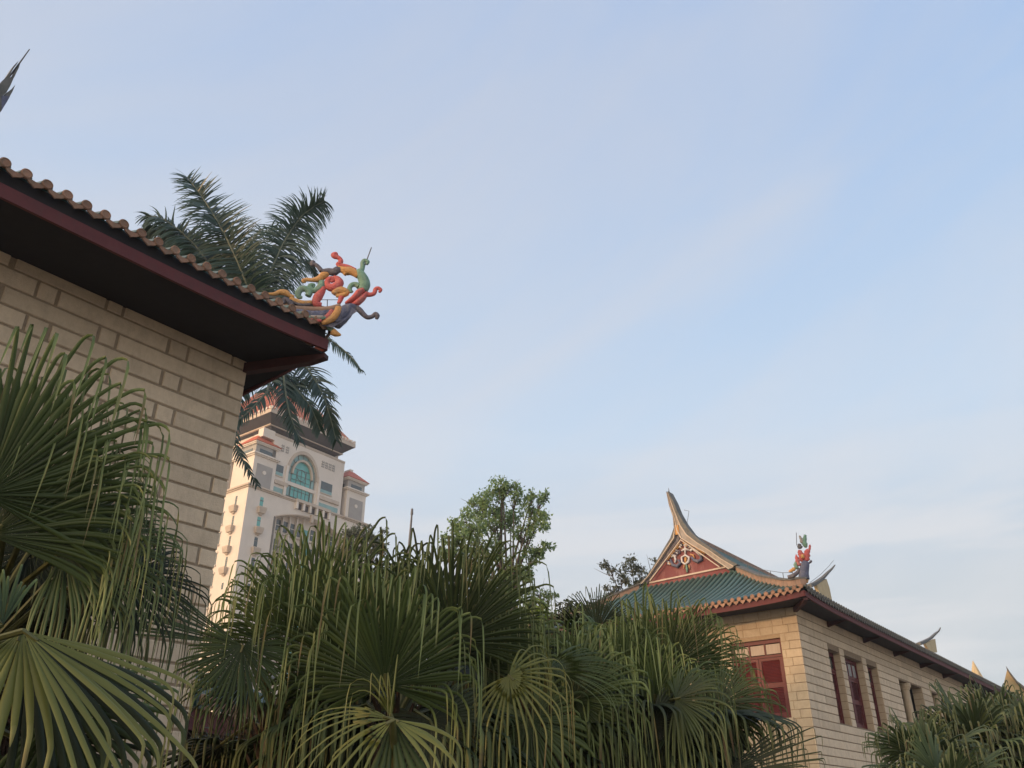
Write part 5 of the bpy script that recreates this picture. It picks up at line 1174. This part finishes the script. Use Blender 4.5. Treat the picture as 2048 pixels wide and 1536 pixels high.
# ================================================================ royal palm behind the near hall
rc = at(448, 660, 20.5); rp = empty('royal_palm', (rc[0], rc[1], 0), 'royal palm with feathery dark fronds behind the near hall roof', 'palm')
mb = MB(); mb.tube([np.array([rc[0], rc[1], 0]), np.array([rc[0], rc[1], rc[2] * .5]), rc - Zv * 1.5], [.28, .24, .2], 14); mb.build('trunk', M['treebark'], rp, smooth=True)
mb = MB(); mb.tube([rc - Zv * 1.5, rc - Zv * .8, rc], [.19, .17, .08], 12); mb.build('crownshaft', M['petiole'], rp, smooth=True)
def feather(pts, r, lw=.55, nl=95, droop=.5, mt='royal', depth=None, width=.05, back=0.0):
    P = [at(x, y, r + (depth[i] if depth else 0)) for i, (x, y) in enumerate(pts)]; Q = []
    for i in range(len(P) - 1):
        a_ = P[max(i - 1, 0)]; b_ = P[i]; c_ = P[i + 1]; d_ = P[min(i + 2, len(P) - 1)]
        for t in np.linspace(0, 1, 12, endpoint=False): Q.append(.5 * ((2 * b_) + (c_ - a_) * t + (2 * a_ - 5 * b_ + 4 * c_ - d_) * t * t + (-a_ + 3 * b_ - 3 * c_ + d_) * t ** 3))
    Q.append(P[-1]); Q = np.array(Q); cum = np.concatenate([[0], np.cumsum(np.linalg.norm(np.diff(Q, axis=0), axis=1))]); Lt = cum[-1]
    n = nl * 2; u_ = np.linspace(.12, 1.0, n) ; s = u_ * Lt
    B_ = np.stack([np.interp(s, cum, Q[:, k]) for k in range(3)], 1); B2 = np.stack([np.interp(s + .02, cum, Q[:, k]) for k in range(3)], 1); B1 = np.stack([np.interp(s - .02, cum, Q[:, k]) for k in range(3)], 1)
    tg = B2 - B1; tg /= np.linalg.norm(tg, axis=1, keepdims=True)
    sd_ = np.cross(tg, np.array([0, 0, 1.])); bad = np.linalg.norm(sd_, axis=1) < .35; T_ = unit(np.array([-rc[0], -rc[1], 0]))
    alt = np.cross(tg, T_); sd_ = sd_ * .6 + alt * .8 * np.where((sd_ * alt).sum(1, keepdims=True) > 0, 1, -1)
    sd_ /= np.linalg.norm(sd_, axis=1, keepdims=True); upv = np.cross(sd_, tg)
    sgn = np.where(np.arange(n) % 2 == 0, 1., -1.)[:, None]
    plane = RNG.normal(size=(n, 1)) * .5
    d = sd_ * sgn * .9 + tg * (.35 + .6 * u_[:, None] ** 3) + upv * plane
    d /= np.linalg.norm(d, axis=1, keepdims=True)
    ll = lw * (np.sin(np.clip(u_, 0, 1) * math.pi * .85 + .25) * .75 + .3) * RNG.uniform(.85, 1.15, n)
    V = []; tip = []; pos = B_.copy(); cur = d.copy(); K = 6
    for k in range(K):
        f_ = k / (K - 1)
        if k: cur = cur + np.array([0, 0, -1.]) * droop * .42; cur /= np.linalg.norm(cur, axis=1, keepdims=True); pos = pos + cur * (ll / (K - 1))[:, None]
        t_ = tg - cur * (tg * cur).sum(1, keepdims=True); t_ /= np.maximum(np.linalg.norm(t_, axis=1, keepdims=True), .05)
        w_ = width * (1 - f_ ** 2 * .92); V += [pos - t_ * w_ / 2, pos + t_ * w_ / 2]; tip += [np.full(n, f_ * .8)] * 2
    V = np.stack(V, 1); q = np.array([[2 * k, 2 * k + 1, 2 * k + 3, 2 * k + 2] for k in range(K - 1)]); F = ((np.arange(n) * 2 * K)[:, None, None] + q[None]).reshape(-1, 4)
    o = raw('frond', V.reshape(-1, 3), F, M[mt], rp, attr=np.stack(tip, 1).reshape(-1))
    mb = MB(); mb.tube([rc] + list(Q[::6]) + [Q[-1]], list(np.linspace(.05, .008, len(Q[::6]) + 2)), 6); mb.build('rachis', M['rachis'], o); return o
R0 = 20.5
feather([(448, 655), (505, 620), (490, 560), (455, 480), (415, 410), (375, 355)], R0, .98, 210, .3, depth=[0, 0, -.3, -.4, -.3, 0])
feather([(448, 655), (505, 620), (530, 570), (565, 490), (605, 430), (648, 402)], R0, 1.1, 230, .7, depth=[0, 0, .2, .3, .3, .3])
feather([(448, 655), (505, 620), (450, 570), (390, 490), (330, 440), (292, 432)], R0, .92, 190, .6, depth=[0, 0, 0, .2, .4, .6])
feather([(448, 655), (505, 620), (470, 560), (430, 500), (380, 470), (330, 480), (300, 520)], R0, .95, 190, .8, depth=[0, 0, .4, .8, 1.2, 1.5, 1.6])
feather([(448, 655), (505, 620), (505, 560), (500, 500), (520, 460), (560, 450)], R0, .6, 95, .7, depth=[0, 0, .5, 1., 1.3, 1.4])
feather([(448, 655), (505, 620), (560, 580), (590, 530), (612, 520), (640, 560)], R0, .55, 80, .8, depth=[0, 0, .5, 1, 1.3, 1.5])
feather([(448, 655), (505, 620), (500, 600), (470, 560), (440, 540), (400, 560)], R0, .55, 80, .8, depth=[0, 0, 1, 1.6, 2, 2.3])
feather([(448, 655), (512, 665), (600, 650), (660, 680), (700, 712), (722, 740)], R0, .42, 60, .8, depth=[0, 0, .2, .3, .3, .3])
feather([(448, 655), (512, 665), (580, 700), (620, 745), (650, 800), (672, 880)], R0, .62, 110, .45, depth=[0, 0, -.5, -.9, -1.0, -.9], width=.05)
feather([(448, 655), (512, 665), (560, 720), (570, 780), (580, 830), (600, 880)], R0, .6, 90, .5, depth=[0, 0, -1, -1.4, -1.6, -1.6])
feather([(448, 655), (512, 665), (500, 740), (470, 800), (450, 850), (440, 900)], R0, .55, 80, .6, depth=[0, 0, -.8, -1.2, -1.4, -1.4])
feather([(448, 655), (512, 665), (540, 730), (560, 760), (620, 770), (665, 790)], R0, .5, 80, .6, depth=[0, 0, -.4, -.6, -.6, -.6])
feather([(448, 655), (512, 665), (540, 760), (520, 800), (490, 830), (470, 845)], R0, .5, 70, .5, depth=[0, 0, -1.4, -1.8, -2, -2])
feather([(448, 655), (512, 665), (480, 780), (465, 860), (480, 910), (515, 970)], R0, .42, 80, .5, depth=[0, 0, -1.2, -1.8, -2, -2])

# ================================================================ thin evening haze
hm = D.materials.new('haze air'); hm.use_nodes = True; ht = hm.node_tree; ht.nodes.clear()
ho = N(ht, 'ShaderNodeOutputMaterial'); pv = N(ht, 'ShaderNodeVolumePrincipled')
pv.inputs['Color'].default_value = (0.93, 0.95, 1.0, 1); pv.inputs['Density'].default_value = 0.0005; pv.inputs['Anisotropy'].default_value = 0.2
ht.links.new(pv.outputs[0], ho.inputs['Volume'])
hb_ = MB(); hb_.box((-255, -255, -1), (255, 305, 86)); hz = hb_.build('haze', hm, None, kind='stuff')

feather([(448, 655), (512, 668), (556, 735), (590, 775), (622, 815), (640, 860)], R0, .62, 120, .6, depth=[0, 0, -.7, -1.1, -1.2, -1.1])
feather([(448, 655), (470, 600), (420, 530), (370, 480), (320, 455), (285, 470)], R0, .8, 150, .6, depth=[0, 0, .3, .6, .9, 1.1])
